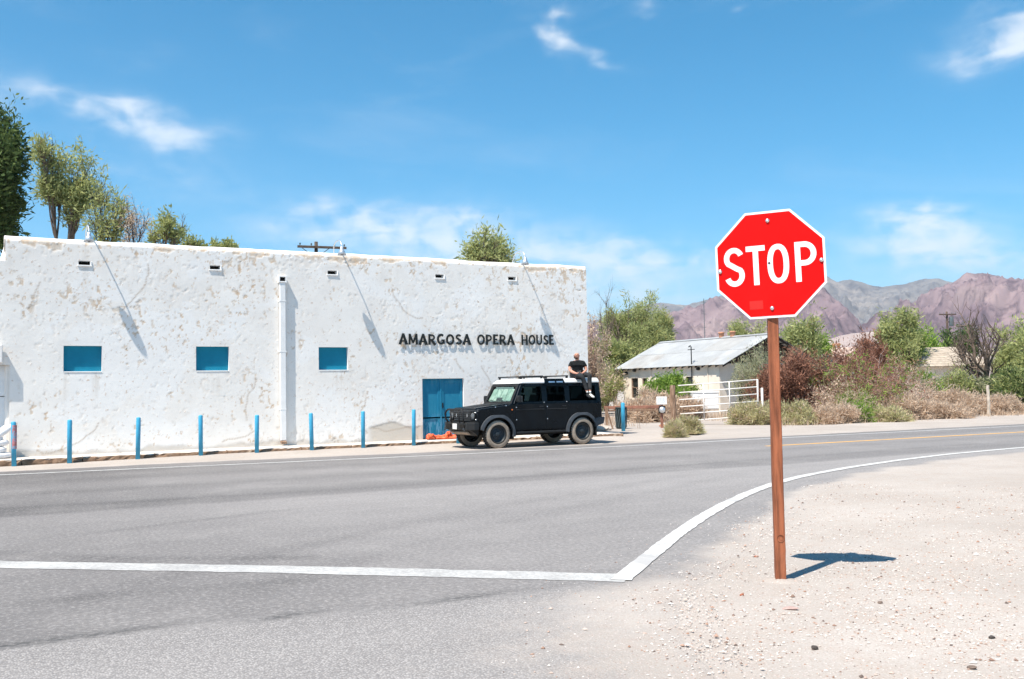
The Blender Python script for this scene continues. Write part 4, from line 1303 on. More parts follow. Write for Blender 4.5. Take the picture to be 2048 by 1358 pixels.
for s_ in (-1, 1):
    mb = MB()
    mb.hexa([(1.66, s_ * 0.832 - 0.015, 1.80), (2.40, s_ * 0.832 - 0.015, 1.80), (2.40, s_ * 0.832 + 0.015, 1.80), (1.66, s_ * 0.832 + 0.015, 1.80),
             (1.68, s_ * 0.775 - 0.03, 1.985), (2.34, s_ * 0.775 - 0.03, 1.985), (2.34, s_ * 0.775 + 0.03, 1.985), (1.68, s_ * 0.775 + 0.03, 1.985)])
    pn = mb.build('roof_side_panel', M['car_black'], SUV, bevel=0.01)
    for xx in (1.80, 2.08):
        MB().hexa([(xx, s_ * 0.838 - 0.004, 1.865), (xx + 0.22, s_ * 0.838 - 0.004, 1.865), (xx + 0.22, s_ * 0.838 + 0.004, 1.865), (xx, s_ * 0.838 + 0.004, 1.865),
                   (xx, s_ * 0.824 - 0.004, 1.905), (xx + 0.22, s_ * 0.824 - 0.004, 1.905), (xx + 0.22, s_ * 0.824 + 0.004, 1.905), (xx, s_ * 0.824 + 0.004, 1.905)]).build('step_plate', M['chrome'], pn)
    for (xa, xb) in ((0.92, 1.72), (1.78, 2.62)):
        mb = MB().tube([(xa, s_ * 0.64, 2.05), (xb, s_ * 0.64, 2.065)], 0.019, 8)
        mb.box(xa + 0.02, xa + 0.08, s_ * 0.64 - 0.018, s_ * 0.64 + 0.018, 1.98, 2.04)
        mb.box(xb - 0.08, xb - 0.02, s_ * 0.64 - 0.018, s_ * 0.64 + 0.018, 1.98, 2.055)
        mb.build('roof_rail', M['trim_black'], SUV)
    # fender flares, mud flaps, side step
    for cx_ in (0.0, WB):
        o_, i_ = aarc(cx_, 0.40, 0.585, 165 if cx_ == 0 else 180, -8 if cx_ == 0 else 14, 20), aarc(cx_, 0.40, 0.500, 165 if cx_ == 0 else 180, -8 if cx_ == 0 else 14, 20)
        o_ = [(p[0], min(p[1], 0.955)) for p in o_]
        mb = MB()
        m_ = len(o_)
        ya, yb = s_ * 0.86, s_ * 0.972
        V = [(p[0], ya, p[1]) for p in o_] + [(p[0], yb - s_ * 0.025, p[1]) for p in o_] + [(p[0], yb, p[1] - 0.02) for p in i_] + [(p[0], ya, p[1]) for p in i_]
        F = []
        for k in range(m_ - 1):
            for q in range(4):
                q2 = (q + 1) % 4
                F.append((q * m_ + k, q * m_ + k + 1, q2 * m_ + k + 1, q2 * m_ + k))
        F += [(0, m_, 2 * m_, 3 * m_), (m_ - 1, 2 * m_ - 1, 3 * m_ - 1, 4 * m_ - 1)]
        mb.add(V, F)
        mb.build('wheel_arch_flare', M['flare'], SUV, bevel=0.008)
        MB().box(cx_ + 0.50, cx_ + 0.525, s_ * 0.80 - 0.12, s_ * 0.80 + 0.12, 0.24, 0.60).build('mud_flap', M['rubber'], SUV)
    mb = MB().tube([(0.62, s_ * 0.90, 0.42), (2.30, s_ * 0.90, 0.42)], 0.035, 8)
    for xx in (0.8, 1.45, 2.1):
        mb.box(xx, xx + 0.06, s_ * 0.75 - 0.15, s_ * 0.75 + 0.15, 0.40, 0.47)
    mb.build('side_step', M['trim_black'], SUV)
    # doors with windows, rub rail and handle
    def sp(z):
        return s_ * (0.874 - (z - 1.26) * 0.128) if z > 1.26 else s_ * 0.893

    def plate_(x0, x1, x0t, x1t, z0, z1, off, nm, m, par, bev=0.0):
        A = [(x0, sp(z0), z0), (x1, sp(z0), z0), (x1t, sp(z1), z1), (x0t, sp(z1), z1)]
        th = 0.012
        V_ = [(p[0], p[1] + s_ * off, p[2]) for p in A] + [(p[0], p[1] + s_ * (off - th), p[2]) for p in A]
        return MB().add(V_, [(0, 1, 2, 3), (7, 6, 5, 4), (0, 4, 5, 1), (1, 5, 6, 2), (2, 6, 7, 3), (3, 7, 4, 0)]).build(nm, m, par, bevel=bev)
    for (xa, xb, xat, xbt, wn) in ((0.60, 1.62, 0.70, 1.62, (0.80, 1.55, 1.03, 1.55)), (1.66, 2.42, 1.66, 2.42, (1.74, 2.37, 1.74, 2.36))):
        dd = MB().prism([(xa, 0.53), (min(xb, 2.32), 0.53), (xb, 0.62 if xb < 2 else 0.74), (xb, 1.25), (xa, 1.25)], 'y', s_ * 0.888, s_ * 0.898).build('car_door', M['car_dust'], SUV, bevel=0.006)
        yA, yB = s_ * (sidey(1.31) - 0.02), s_ * (sidey(1.76) - 0.02)
        fx = (0.66, 1.56, 0.90, 1.56) if xa < 1 else (1.72, 2.38, 1.72, 2.37)
        MB().add([(fx[0], yA, 1.31), (fx[1], yA, 1.31), (fx[3], yB, 1.76), (fx[2], yB, 1.76)], [(0, 1, 2, 3)]).build('side_window', G_FRONT if xa < 1 else G_REAR, dd)
        MB().box(xa + 0.03, xb - 0.03, s_ * 0.903 - 0.008, s_ * 0.903 + 0.008, 1.075, 1.105).build('rub_rail', M['trim_black'], dd, bevel=0.004)
        MB().box(xb - 0.20, xb - 0.06, s_ * 0.906 - 0.008, s_ * 0.906 + 0.008, 1.15, 1.185).build('door_handle', M['trim_black'], dd, bevel=0.006)
        for zz in (0.80, 1.16):
            MB().lathe([(0.0, -0.01), (0.016, -0.008), (0.018, 0.0)], 10, axis='y').build('hinge_cap', M['chrome'], dd, loc=(xa + 0.035, s_ * 0.900, zz))
        MB().lathe([(0.0, -0.01), (0.014, -0.008), (0.016, 0.0)], 10, axis='y').build('lock_cap', M['chrome'], dd, loc=(xb - 0.03, s_ * 0.893, 1.29))
    MB().add([(2.52, s_ * (sidey(1.31) - 0.02), 1.31), (3.50, s_ * (sidey(1.31) - 0.02), 1.31), (3.48, s_ * (sidey(1.76) - 0.02), 1.76), (2.52, s_ * (sidey(1.76) - 0.02), 1.76)], [(0, 1, 2, 3)]).build('quarter_window', G_REAR, SUV)
    # pale strip added as the highlight along the A-pillar edge
    MB().tube([(0.57, s_ * 0.880, 1.27), (0.84, s_ * 0.808, 1.81)], 0.011, 6).build('pillar_highlight', M['flare'], SUV)
    # mirror
    mr = MB().box(0.62, 0.74, s_ * 0.99 - 0.08, s_ * 0.99 + 0.08, 1.30, 1.50).build('wing_mirror', M['trim_black'], SUV, bevel=0.03)
    MB().tube([(0.72, s_ * 0.86, 1.36), (0.70, s_ * 0.93, 1.38)], 0.02, 6).build('mirror_arm', M['trim_black'], mr)
    MB().box(0.741, 0.744, s_ * 0.99 - 0.065, s_ * 0.99 + 0.065, 1.315, 1.485).build('mirror_glass', M['chrome'], mr)
    # lights
    hl = MB().lathe([(0.0, -0.035), (0.085, -0.03), (0.10, -0.015), (0.115, 0.0), (0.115, 0.04)], 24, axis='x').build('headlight', M['lamp_lens'], SUV, smooth=True, loc=(-0.66, s_ * 0.66, 0.93))
    MB().lathe([(0.101, -0.018), (0.118, -0.022), (0.122, 0.0), (0.122, 0.03)], 24, axis='x').build('bezel', M['trim_black'], hl, smooth=True)
    MB().lathe([(0.0, -0.03), (0.032, -0.02), (0.036, 0.02)], 14, axis='x').build('side_light', M['lamp_lens'], SUV, smooth=True, loc=(-0.655, s_ * 0.80, 1.03))
    MB().lathe([(0.0, -0.03), (0.030, -0.02), (0.034, 0.02)], 14, axis='x').build('side_light', M['lamp_lens'], SUV, smooth=True, loc=(-0.655, s_ * 0.82, 0.83))
    MB().lathe([(0.0, 0.04), (0.05, 0.035), (0.06, 0.0)], 16, axis='x').build('tail_light', M['tail_red'], SUV, smooth=True, loc=(3.675, s_ * 0.79, 1.02))
    MB().lathe([(0.0, -0.014), (0.022, -0.010), (0.024, 0.0)], 12, axis='y').build('side_marker', M['amber'], SUV, smooth=True, loc=(0.50, s_ * 0.893, 1.09))
    # hood edge rail bolts and rear bumper corner
    for xx in (-0.05, 0.30):
        MB().lathe([(0.0, -0.012), (0.015, -0.008), (0.018, 0.0)], 10, axis='y').build('hood_latch', M['chrome'], SUV, loc=(xx, s_ * 0.885, 1.185 + xx * 0.1))
    MB().hexa([(3.42, s_ * 0.80 - 0.13, 0.52), (3.74, s_ * 0.76 - 0.13, 0.60), (3.74, s_ * 0.76 + 0.13, 0.60), (3.42, s_ * 0.80 + 0.13, 0.52),
               (3.42, s_ * 0.80 - 0.13, 0.78), (3.78, s_ * 0.76 - 0.13, 0.80), (3.78, s_ * 0.76 + 0.13, 0.80), (3.42, s_ * 0.80 + 0.13, 0.78)]).build('rear_bumper_corner', M['flare'], SUV, bevel=0.02)
# hood, windscreen, grille, bumper
hood = MB()
hood.hexa([(-0.60, -0.70, 1.10), (0.50, -0.76, 1.22), (0.50, 0.76, 1.22), (-0.60, 0.70, 1.10),
           (-0.58, -0.66, 1.165), (0.49, -0.72, 1.275), (0.49, 0.72, 1.275), (-0.58, 0.66, 1.165)])
hd = hood.build('hood', M['car_black'], SUV, bevel=0.02, seg=3)
MB().hexa([(-0.52, -0.30, 1.16), (0.40, -0.34, 1.255), (0.40, 0.34, 1.255), (-0.52, 0.30, 1.16),
           (-0.46, -0.26, 1.195), (0.36, -0.30, 1.285), (0.36, 0.30, 1.285), (-0.46, 0.26, 1.195)]).build('hood_bulge', M['trim_black'], hd, bevel=0.012)


def wsp(y_, t_, off):
    """point on the windscreen plane: t from base to top, off = outward"""
    nx_, nz_ = -0.882, 0.471
    return (0.50 + 0.30 * t_ + nx_ * off, y_, 1.255 + 0.565 * t_ + nz_ * off)


def wpanel(y0, y1, t0, t1, k0, off, th=0.008):
    return [wsp(y0, t0, off - th), wsp(y1, t0, off - th), wsp(y1, t0, off), wsp(y0, t0, off), wsp(y0 * k0, t1, off - th), wsp(y1 * k0, t1, off - th), wsp(y1 * k0, t1, off), wsp(y0 * k0, t1, off)]


mb = MB()
mb.hexa(wpanel(-0.84, -0.72, 0.0, 1.04, 0.94, 0.012, 0.03))
mb.hexa(wpanel(0.72, 0.84, 0.0, 1.04, 0.94, 0.012, 0.03))
mb.hexa(wpanel(-0.719, 0.719, 0.0, 0.12, 0.99, 0.011, 0.028))
mb.hexa(wpanel(-0.68, 0.68, 0.91, 1.04, 0.995, 0.011, 0.028))
mb.build('windscreen_surround', M['trim_black'], SUV, bevel=0.006)
MB().hexa(wpanel(-0.66, 0.67, 0.20, 0.80, 0.93, -0.030, 0.005)).build('windscreen_shade', M['sunshade'], SUV)
mb = MB()
for yy in (-0.30, 0.04, 0.38):
    mb.hexa(wpanel(yy, yy + 0.012, 0.20, 0.80, 0.93, -0.027, 0.0025))
mb.hexa(wpanel(-0.12, 0.22, 0.20, 0.36, 0.97, -0.0275, 0.002))
mb.build('shade_fold', M['flare'], SUV)
gm = glass_mat('clear_windscreen_glass', (0.82, 0.92, 0.88))
MB().add([wsp(-0.73, 0.10, 0.004), wsp(0.73, 0.10, 0.004), wsp(0.69, 0.93, 0.004), wsp(-0.69, 0.93, 0.004)], [(0, 1, 2, 3)]).build('windscreen', gm, SUV)
for yy in (-0.38, 0.22):
    MB().tube([wsp(yy, 0.06, 0.04), wsp(yy + 0.05, 0.16, 0.042), wsp(yy + 0.42, 0.19, 0.042)], 0.008, 5).build('wiper', M['trim_black'], SUV)
gr = MB().box(-0.665, -0.635, -0.54, 0.54, 0.78, 1.08).build('grille', M['trim_black'], SUV, bevel=0.01)
for zz in (0.82, 0.88, 0.94, 1.0, 1.05):
    MB().box(-0.682, -0.664, -0.50, 0.50, zz - 0.009, zz + 0.009).build('grille_bar', M['flare'], gr, bevel=0.003)
for yy in (-0.34, 0.34):
    MB().box(-0.69, -0.672, yy - 0.014, yy + 0.014, 0.90, 1.0).build('grille_lamp', M['chrome'], gr, bevel=0.004)
bp = MB().prism([(-0.62, -0.95), (-0.76, -0.93), (-0.88, -0.70), (-0.90, 0.0), (-0.88, 0.70), (-0.76, 0.93), (-0.62, 0.95)], 'z', 0.54, 0.76).build('front_bumper', M['trim_black'], SUV, bevel=0.018)
for yy in (-0.42, 0.42):
    MB().box(-0.912, -0.86, yy - 0.14, yy + 0.14, 0.60, 0.70).build('bumper_pocket', M['black_hole'], bp)
pl_ = MB().box(-0.925, -0.905, -0.13, 0.13, 0.56, 0.72).build('number_plate', M['plate'], bp, bevel=0.006)
MB().hexa([(-0.62, -0.72, 0.44), (-0.55, -0.72, 0.36), (-0.55, 0.72, 0.36), (-0.62, 0.72, 0.44), (-0.80, -0.74, 0.54), (-0.50, -0.74, 0.54), (-0.50, 0.74, 0.54), (-0.80, 0.74, 0.54)]).build('skid_plate', M['trim_black'], SUV, bevel=0.01)
MB().hexa([(-0.70, -0.50, 0.415), (-0.66, -0.50, 0.395), (-0.66, 0.50, 0.395), (-0.70, 0.50, 0.415), (-0.80, -0.52, 0.47), (-0.76, -0.52, 0.50), (-0.76, 0.52, 0.50), (-0.80, 0.52, 0.47)]).build('dusty_lip', M['rubber_dust'], SUV)
for yy in (-0.60, 0.60):
    MB().tube([(-0.93, yy, 0.60), (-0.955, yy, 0.56), (-0.935, yy, 0.52), (-0.90, yy, 0.53)], 0.015, 8).build('tow_hook', M['flare'], bp)
mb = MB()
mb.tube([(-0.86, -0.50, 0.74), (-0.93, -0.55, 0.86), (-0.94, -0.55, 1.02), (-0.92, -0.50, 1.10), (-0.92, -0.40, 1.13), (-0.92, 0.40, 1.13), (-0.92, 0.50, 1.10), (-0.94, 0.55, 1.02), (-0.93, 0.55, 0.86), (-0.86, 0.50, 0.74)], 0.026, 10)
mb.tube([(-0.89, -0.25, 0.75), (-0.925, -0.25, 1.12)], 0.02, 8)
mb.tube([(-0.89, 0.25, 0.75), (-0.925, 0.25, 1.12)], 0.02, 8)
mb.build('bull_bar', M['trim_black'], SUV, smooth=True)
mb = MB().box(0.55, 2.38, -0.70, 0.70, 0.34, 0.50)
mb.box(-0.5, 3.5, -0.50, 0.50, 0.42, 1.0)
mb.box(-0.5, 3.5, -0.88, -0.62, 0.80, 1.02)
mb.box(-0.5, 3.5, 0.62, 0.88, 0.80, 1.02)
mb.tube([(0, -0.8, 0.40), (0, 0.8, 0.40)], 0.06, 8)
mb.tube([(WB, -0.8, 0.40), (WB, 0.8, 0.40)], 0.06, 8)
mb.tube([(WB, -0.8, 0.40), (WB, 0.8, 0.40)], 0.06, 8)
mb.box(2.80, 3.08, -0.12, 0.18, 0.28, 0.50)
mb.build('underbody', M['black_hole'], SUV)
MB().box(3.50, 3.66, -0.60, 0.60, 0.56, 0.74).build('rear_bumper', M['trim_black'], SUV, bevel=0.02)


def wheel(name, x_, y_, s_, z_=0.40, parent=SUV, axis='y'):
    wh = empty(name, (x_, y_, z_), parent=parent)
    if axis == 'x':
        wh.rotation_euler = (0, 0, R(90))
    Rw, hw_ = 0.405, 0.125
    prof = [(0.235, -hw_ + 0.01), (0.25, -hw_ - 0.004), (0.30, -hw_ - 0.010), (0.36, -hw_ - 0.002), (0.388, -hw_ + 0.014), (0.402, -hw_ + 0.035), (Rw, -0.04), (Rw, 0.04), (0.402, hw_ - 0.035), (0.388, hw_ - 0.014), (0.36, hw_ + 0.002), (0.30, hw_ + 0.010), (0.25, hw_ + 0.004), (0.235, hw_ - 0.01), (0.23, 0.0)]
    ty = MB().lathe(prof, 40, axis='y', close=True).build('tyre', M['rubber'], wh, smooth=True)
    for q in (-1, 1):
        pr_ = [(0.275, q * (hw_ + 0.0095)), (0.30, q * (hw_ + 0.0125)), (0.36, q * (hw_ + 0.005)), (0.389, q * (hw_ - 0.011)), (0.403, q * (hw_ - 0.033))]
        MB().lathe(pr_, 40, axis='y').build('dusty_sidewall', M['rubber_dust'], ty, smooth=True)
    # tread lugs
    mb_ = MB()
    for k in range(36):
        a_ = 2 * math.pi * k / 36
        for q in (-1, 1):
            c_, s2 = math.cos(a_), math.sin(a_)
            t1, t2 = Vector((c_, 0, s2)), Vector((-s2, 0, c_))
            p0 = t1 * 0.398
            w2 = 0.022
            ya, yb = (0.055, 0.118) if q > 0 else (-0.118, -0.055)
            P = [p0 - t2 * w2, p0 + t2 * w2, p0 + t1 * 0.014 + t2 * w2, p0 + t1 * 0.014 - t2 * w2]
            mb_.add([(p.x, ya, p.z) for p in P] + [(p.x, yb, p.z) for p in P], [(0, 1, 2, 3), (7, 6, 5, 4), (0, 4, 5, 1), (1, 5, 6, 2), (2, 6, 7, 3), (3, 7, 4, 0)])
    stuff(mb_.build('tread', M['rubber'], ty))
    f = s_
    MB().lathe([(0.236, f * 0.118), (0.228, f * 0.112), (0.222, f * 0.06), (0.205, f * 0.035), (0.15, f * 0.03), (0.135, f * 0.055), (0.10, f * 0.062), (0.075, f * 0.06), (0.07, f * 0.095), (0.05, f * 0.105), (0.0, f * 0.105)], 36, axis='y').build('rim', M['rim'], wh, smooth=True)
    MB().lathe([(0.118, f * 0.066), (0.128, f * 0.072), (0.14, f * 0.062), (0.135, f * 0.05)], 36, axis='y').build('rim_ring', M['flare'], wh, smooth=True)
    mb_ = MB()
    for k in range(6):
        a_ = 2 * math.pi * k / 6
        mb_.lathe([(0.0, f * 0.085), (0.011, f * 0.083), (0.012, f * 0.06)], 8, axis='y', center=(0.092 * math.cos(a_), 0, 0.092 * math.sin(a_)))
    mb_.build('lug_nut', M['flare'], wh)
    return wh


for x_ in (0.0, WB):
    for s_ in (-1, 1):
        wheel('wheel', x_, s_ * 0.81, s_)
wheel('spare_wheel', 3.80, 0.18, -1, 1.12, axis='x')

# ------------------------------------------------------------------ man on the roof
def skin(name, verts, edges, radii, material, parent, root=0, sub=2, loc=(0, 0, 0)):
    me = bpy.data.meshes.new(name)
    me.from_pydata(verts, edges, [])
    o = link(name, me, material, parent)
    o.location = loc
    sk = o.modifiers.new('skin', 'SKIN')
    sk.use_smooth_shade = True
    if not me.skin_vertices:
        me.skin_vertices.new()
    for i, r_ in enumerate(radii):
        d_ = me.skin_vertices[0].data[i]
        d_.radius = r_ if hasattr(r_, '__len__') else (r_, r_)
        d_.use_root = (i == root)
    su = o.modifiers.new('sub', 'SUBSURF')
    su.levels = sub
    su.render_levels = sub
    return o


class SK:
    def __init__(s):
        s.v, s.e, s.r = [], [], []

    def chain(s, pts, start=None):
        prev = start
        for (p, r_) in pts:
            s.v.append(p)
            s.r.append(r_)
            if prev is not None:
                s.e.append((prev, len(s.v) - 1))
            prev = len(s.v) - 1
        return prev


MAN = empty('person', (16.50, 25.69, 1.995), 'bald bearded man in black t-shirt and trousers sitting on the SUV roof', 'person', rz=R(-22))
MAN.scale = (1.08, 1.08, 1.06)
b_ = SK()
pel = b_.chain([((0.0, 0.0, 0.10), (0.13, 0.10))])
abd = b_.chain([((0.0, -0.01, 0.22), (0.135, 0.11)), ((0.0, -0.015, 0.34), (0.15, 0.105)), ((0.0, -0.02, 0.44), (0.12, 0.085))], pel)
nk = b_.chain([((-0.005, -0.035, 0.515), (0.058, 0.058))], abd)
hdv = b_.chain([((-0.012, -0.055, 0.575), (0.064, 0.068)), ((-0.018, -0.062, 0.625), (0.076, 0.086)), ((-0.020, -0.060, 0.675), (0.077, 0.088)), ((-0.020, -0.052, 0.715), (0.055, 0.064))], nk)
fing = []
for s_ in (-1, 1):
    sh = b_.chain([((s_ * 0.155, -0.02, 0.435), 0.062), ((s_ * 0.215, -0.04, 0.34), 0.053), ((s_ * 0.235, -0.075, 0.225), 0.044), ((s_ * 0.165, -0.185, 0.165), 0.040), ((s_ * 0.085, -0.265, 0.125), 0.028), ((s_ * 0.045, -0.300, 0.115), (0.030, 0.018))], abd)
    for k in range(4):
        f0 = Vector((s_ * 0.030, -0.315, 0.132 - 0.018 * k))
        ln = (0.9, 1.0, 0.95, 0.75)[k]
        b_.chain([((f0.x, f0.y, f0.z), 0.0095), ((f0.x - s_ * 0.028 * ln, f0.y - 0.020 * (1 if s_ < 0 else 1.3), f0.z - 0.004), 0.009), ((f0.x - s_ * 0.055 * ln, f0.y - 0.006, f0.z - 0.012), 0.008)], sh)
    b_.chain([((s_ * 0.040, -0.315, 0.145), 0.011), ((s_ * 0.018, -0.335, 0.155), 0.009)], sh)
for s_, kn, an in ((-1, (0.035, -0.41, 0.055), (0.185, -0.415, -0.41)), (1, (0.275, -0.375, 0.07), (0.265, -0.42, -0.41))):
    b_.chain([((s_ * 0.09, -0.02, 0.085), 0.085), (kn, 0.052), (((kn[0] + an[0]) / 2, kn[1] + 0.035, (kn[2] + an[2]) / 2 + 0.06), 0.050), (an, 0.034)], pel)
body = skin('body', b_.v, b_.e, b_.r, M['skin'], MAN)
# face: nose, brows, ears, beard
hx, hy, hz = -0.020, -0.060, 0.640
nose = SK()
nose.chain([((hx - 0.030, hy - 0.070, hz + 0.030), 0.009), ((hx - 0.046, hy - 0.086, hz + 0.004), 0.013), ((hx - 0.038, hy - 0.076, hz - 0.010), 0.010)])
skin('nose', nose.v, nose.e, nose.r, M['head_skin'], MAN, sub=1)
for s_ in (-1, 1):
    MB().lathe([(0.0, -0.012), (0.016, -0.008), (0.020, 0.0), (0.012, 0.008), (0.0, 0.010)], 12, axis='x').build('ear', M['head_skin'], MAN, smooth=True, loc=(hx + s_ * 0.078, hy + 0.018, hz))
    MB().lathe([(0.0, -0.006), (0.011, -0.003), (0.012, 0.003)], 10, axis='y').build('eye', M['beard'], MAN, smooth=True, loc=(hx - 0.028 + s_ * 0.030, hy - 0.079, hz + 0.022))
brd = SK()
a0 = brd.chain([((hx - 0.030, hy - 0.045, hz - 0.075), (0.050, 0.050))])
brd.chain([((hx - 0.018, hy - 0.020, hz - 0.050), (0.066, 0.055))], a0)
brd.chain([((hx - 0.034, hy - 0.050, hz - 0.105), (0.030, 0.030))], a0)
brd.chain([((hx + 0.055, hy + 0.005, hz - 0.030), (0.022, 0.03)), ((hx + 0.068, hy + 0.020, hz + 0.010), (0.010, 0.016))], a0)
brd.chain([((hx - 0.068, hy - 0.015, hz - 0.030), (0.018, 0.03)), ((hx - 0.074, hy + 0.005, hz + 0.010), (0.010, 0.016))], a0)
skin('beard', brd.v, brd.e, brd.r, M['beard'], MAN, sub=2)
MB().lathe([(0.0, -0.010), (0.018, -0.004), (0.020, 0.002)], 10, axis='y').build('mouth', mat('lips', (0.36, 0.11, 0.09), 0.5, 0.1), MAN, smooth=True, loc=(hx - 0.034, hy - 0.092, hz - 0.046)).scale = (1, 1, 0.4)
t_ = SK()
p0 = t_.chain([((0.0, 0.0, 0.10), (0.160, 0.125)), ((0.0, -0.015, 0.22), (0.165, 0.138)), ((0.0, -0.02, 0.34), (0.170, 0.128)), ((0.0, -0.02, 0.45), (0.130, 0.095)), ((-0.003, -0.03, 0.492), (0.068, 0.066))])
for s_ in (-1, 1):
    t_.chain([((s_ * 0.160, -0.02, 0.432), 0.074), ((s_ * 0.205, -0.035, 0.355), 0.070), ((s_ * 0.222, -0.048, 0.300), 0.066)], 3)
skin('t_shirt', t_.v, t_.e, t_.r, M['tee'], MAN, root=1)
j_ = SK()
h0 = j_.chain([((0.0, 0.01, 0.095), (0.168, 0.135))])
for s_, kn, an in ((-1, (0.035, -0.41, 0.055), (0.182, -0.413, -0.37)), (1, (0.275, -0.375, 0.07), (0.266, -0.417, -0.36))):
    j_.chain([((s_ * 0.10, -0.04, 0.09), 0.100), ((s_ * 0.10 * 0.5 + kn[0] * 0.5, -0.22, 0.085), 0.088), (kn, 0.070), (((kn[0] + an[0]) / 2, kn[1] + 0.03, (kn[2] + an[2]) / 2 + 0.06), 0.064), (an, 0.050)], h0)
skin('trousers', j_.v, j_.e, j_.r, M['jeans'], MAN)
for nm, ax_, ay_, az_, tx in (('left', 0.185, -0.415, -0.41, 0.04), ('right', 0.265, -0.42, -0.41, 0.06)):
    sk_ = SK()
    sk_.chain([((ax_, ay_, az_ + 0.045), 0.040), ((ax_, ay_, az_ - 0.03), 0.041)])
    skin('sock', sk_.v, sk_.e, sk_.r, M['sock'], MAN, sub=1)
    sh_ = SK()
    sh_.chain([((ax_ - 0.005, ay_ + 0.045, az_ - 0.085), (0.044, 0.042)), ((ax_, ay_ - 0.02, az_ - 0.075), (0.047, 0.048)), ((ax_ + tx * 0.5, ay_ - 0.10, az_ - 0.115), (0.050, 0.036)), ((ax_ + tx, ay_ - 0.165, az_ - 0.140), (0.046, 0.028)), ((ax_ + tx * 1.15, ay_ - 0.195, az_ - 0.148), (0.030, 0.020))])
    skin('shoe', sh_.v, sh_.e, sh_.r, M['shoe'] if nm == 'right' else M['trim_black'], MAN, sub=2)

# ------------------------------------------------------------------ orange netting and sandbags
def lumpy_tube(mb_, pts, r_, seed, sides=10):
    rr = np.random.RandomState(seed)
    P = np.array(pts, float)
    n_ = 26
    t2 = np.linspace(0, len(P) - 1, n_)
    Q = np.stack([np.interp(t2, np.arange(len(P)), P[:, k]) for k in range(3)], 1)
    rad = r_ * (0.75 + 0.55 * rr.rand(n_))
    rad[0] *= 0.3
    rad[-1] *= 0.3
    b0 = len(mb_.v)
    mb_.tube(Q.tolist(), rad.tolist(), sides)
    for i in range(b0, len(mb_.v)):
        p_ = mb_.v[i]
        mb_.v[i] = (p_[0] + rr.normal(0, 0.012), p_[1] + rr.normal(0, 0.012), max(p_[2] + rr.normal(0, 0.014), SWZ + 0.006))


NETP = empty('orange_netting', (13.6, 28.9, SWZ), 'crumpled orange plastic netting lying along the foot of the blue door', 'netting')
for i, (pts, r_) in enumerate([([(-0.72, 0.0, 0.05), (-0.40, -0.03, 0.06), (0.05, 0.02, 0.055), (0.45, 0.0, 0.06), (0.95, 0.03, 0.05)], 0.062),
                               ([(-0.74, -0.08, 0.06), (-0.60, -0.10, 0.13), (-0.48, -0.06, 0.06)], 0.075),
                               ([(-0.10, -0.10, 0.06), (0.0, -0.08, 0.20), (0.10, -0.06, 0.10), (0.35, -0.10, 0.05), (0.75, -0.12, 0.05)], 0.060),
                               ([(-0.45, -0.14, 0.04), (0.1, -0.16, 0.04), (0.6, -0.2, 0.04), (1.1, -0.12, 0.04)], 0.042)]):
    mb = MB()
    lumpy_tube(mb, [(p[0] + 13.6, p[1] + 28.9, p[2] + SWZ) for p in pts], r_, 40 + i)
    for k_ in range(len(mb.v)):
        p_ = mb.v[k_]
        mb.v[k_] = (p_[0] - 13.6, p_[1] - 28.9, p_[2] - SWZ)
    mb.build('netting_roll', M['orange'], NETP, smooth=True)


def bag_mesh(seed, L=0.30, W=0.20, H=0.085):
    rr = np.random.RandomState(seed)
    V, F = [], []
    nu, nv = 20, 10
    for i in range(nv + 1):
        ph = -math.pi / 2 + math.pi * i / nv
        for k in range(nu):
            th = 2 * math.pi * k / nu
            c_, s2 = math.cos(th), math.sin(th)
            e = lambda q, p_: math.copysign(abs(q) ** p_, q)
            cp = math.cos(ph) ** 0.55 if math.cos(ph) > 1e-6 else 0
            j = 1 + rr.normal(0, 0.02)
            V.append((L * cp * e(c_, 0.7) * j, W * cp * e(s2, 0.7) * j, H * e(math.sin(ph), 0.8) * (1 + 0.10 * math.sin(3 * th + seed))))
    for i in range(nv):
        for k in range(nu):
            F.append((i * nu + k, i * nu + (k + 1) % nu, (i + 1) * nu + (k + 1) % nu, (i + 1) * nu + k))
    return V, F


bag_lab = ['white sandbag at the bottom right of the pile by the leftmost bollard', 'white sandbag at the bottom left of the pile at the photo edge',
           'white sandbag second from the bottom of the pile by the leftmost bollard', 'white sandbag third up in the pile by the leftmost bollard',
           'white sandbag near the top of the pile behind the leftmost bollard', 'white sandbag leaning on top of the pile behind the leftmost bollard']
for i, (bx, by, bz, ry, rz) in enumerate([(0.92, 28.75, 0.08, 0.0, 0.1), (0.28, 28.78, 0.08, 0, -0.1), (0.80, 28.78, 0.235, 0.05, -0.15), (0.86, 28.80, 0.39, -0.06, 0.12), (0.72, 28.82, 0.54, 0.10, -0.1), (0.98, 28.86, 0.67, -0.6, 0.3)]):
    V, F = bag_mesh(70 + i)
    o = obj_raw('sandbag', V, F, M['sandbag'], smooth=True)
    o.location = (bx, by, SWZ + bz)
    o.rotation_euler = (0, ry, rz)
    tag(o, bag_lab[i], 'sandbag', 'white sandbags piled at the wing')

# ------------------------------------------------------------------ tin-roofed house
H1 = empty('tin_roof_house', (38.5, 49.6, 0), 'small cream plastered house with a weathered corrugated tin roof behind the gate', 'house')
hx0, hx1, hy0, hy1, hz_ = 0.0, 7.2, -4.8, 4.75, 2.95


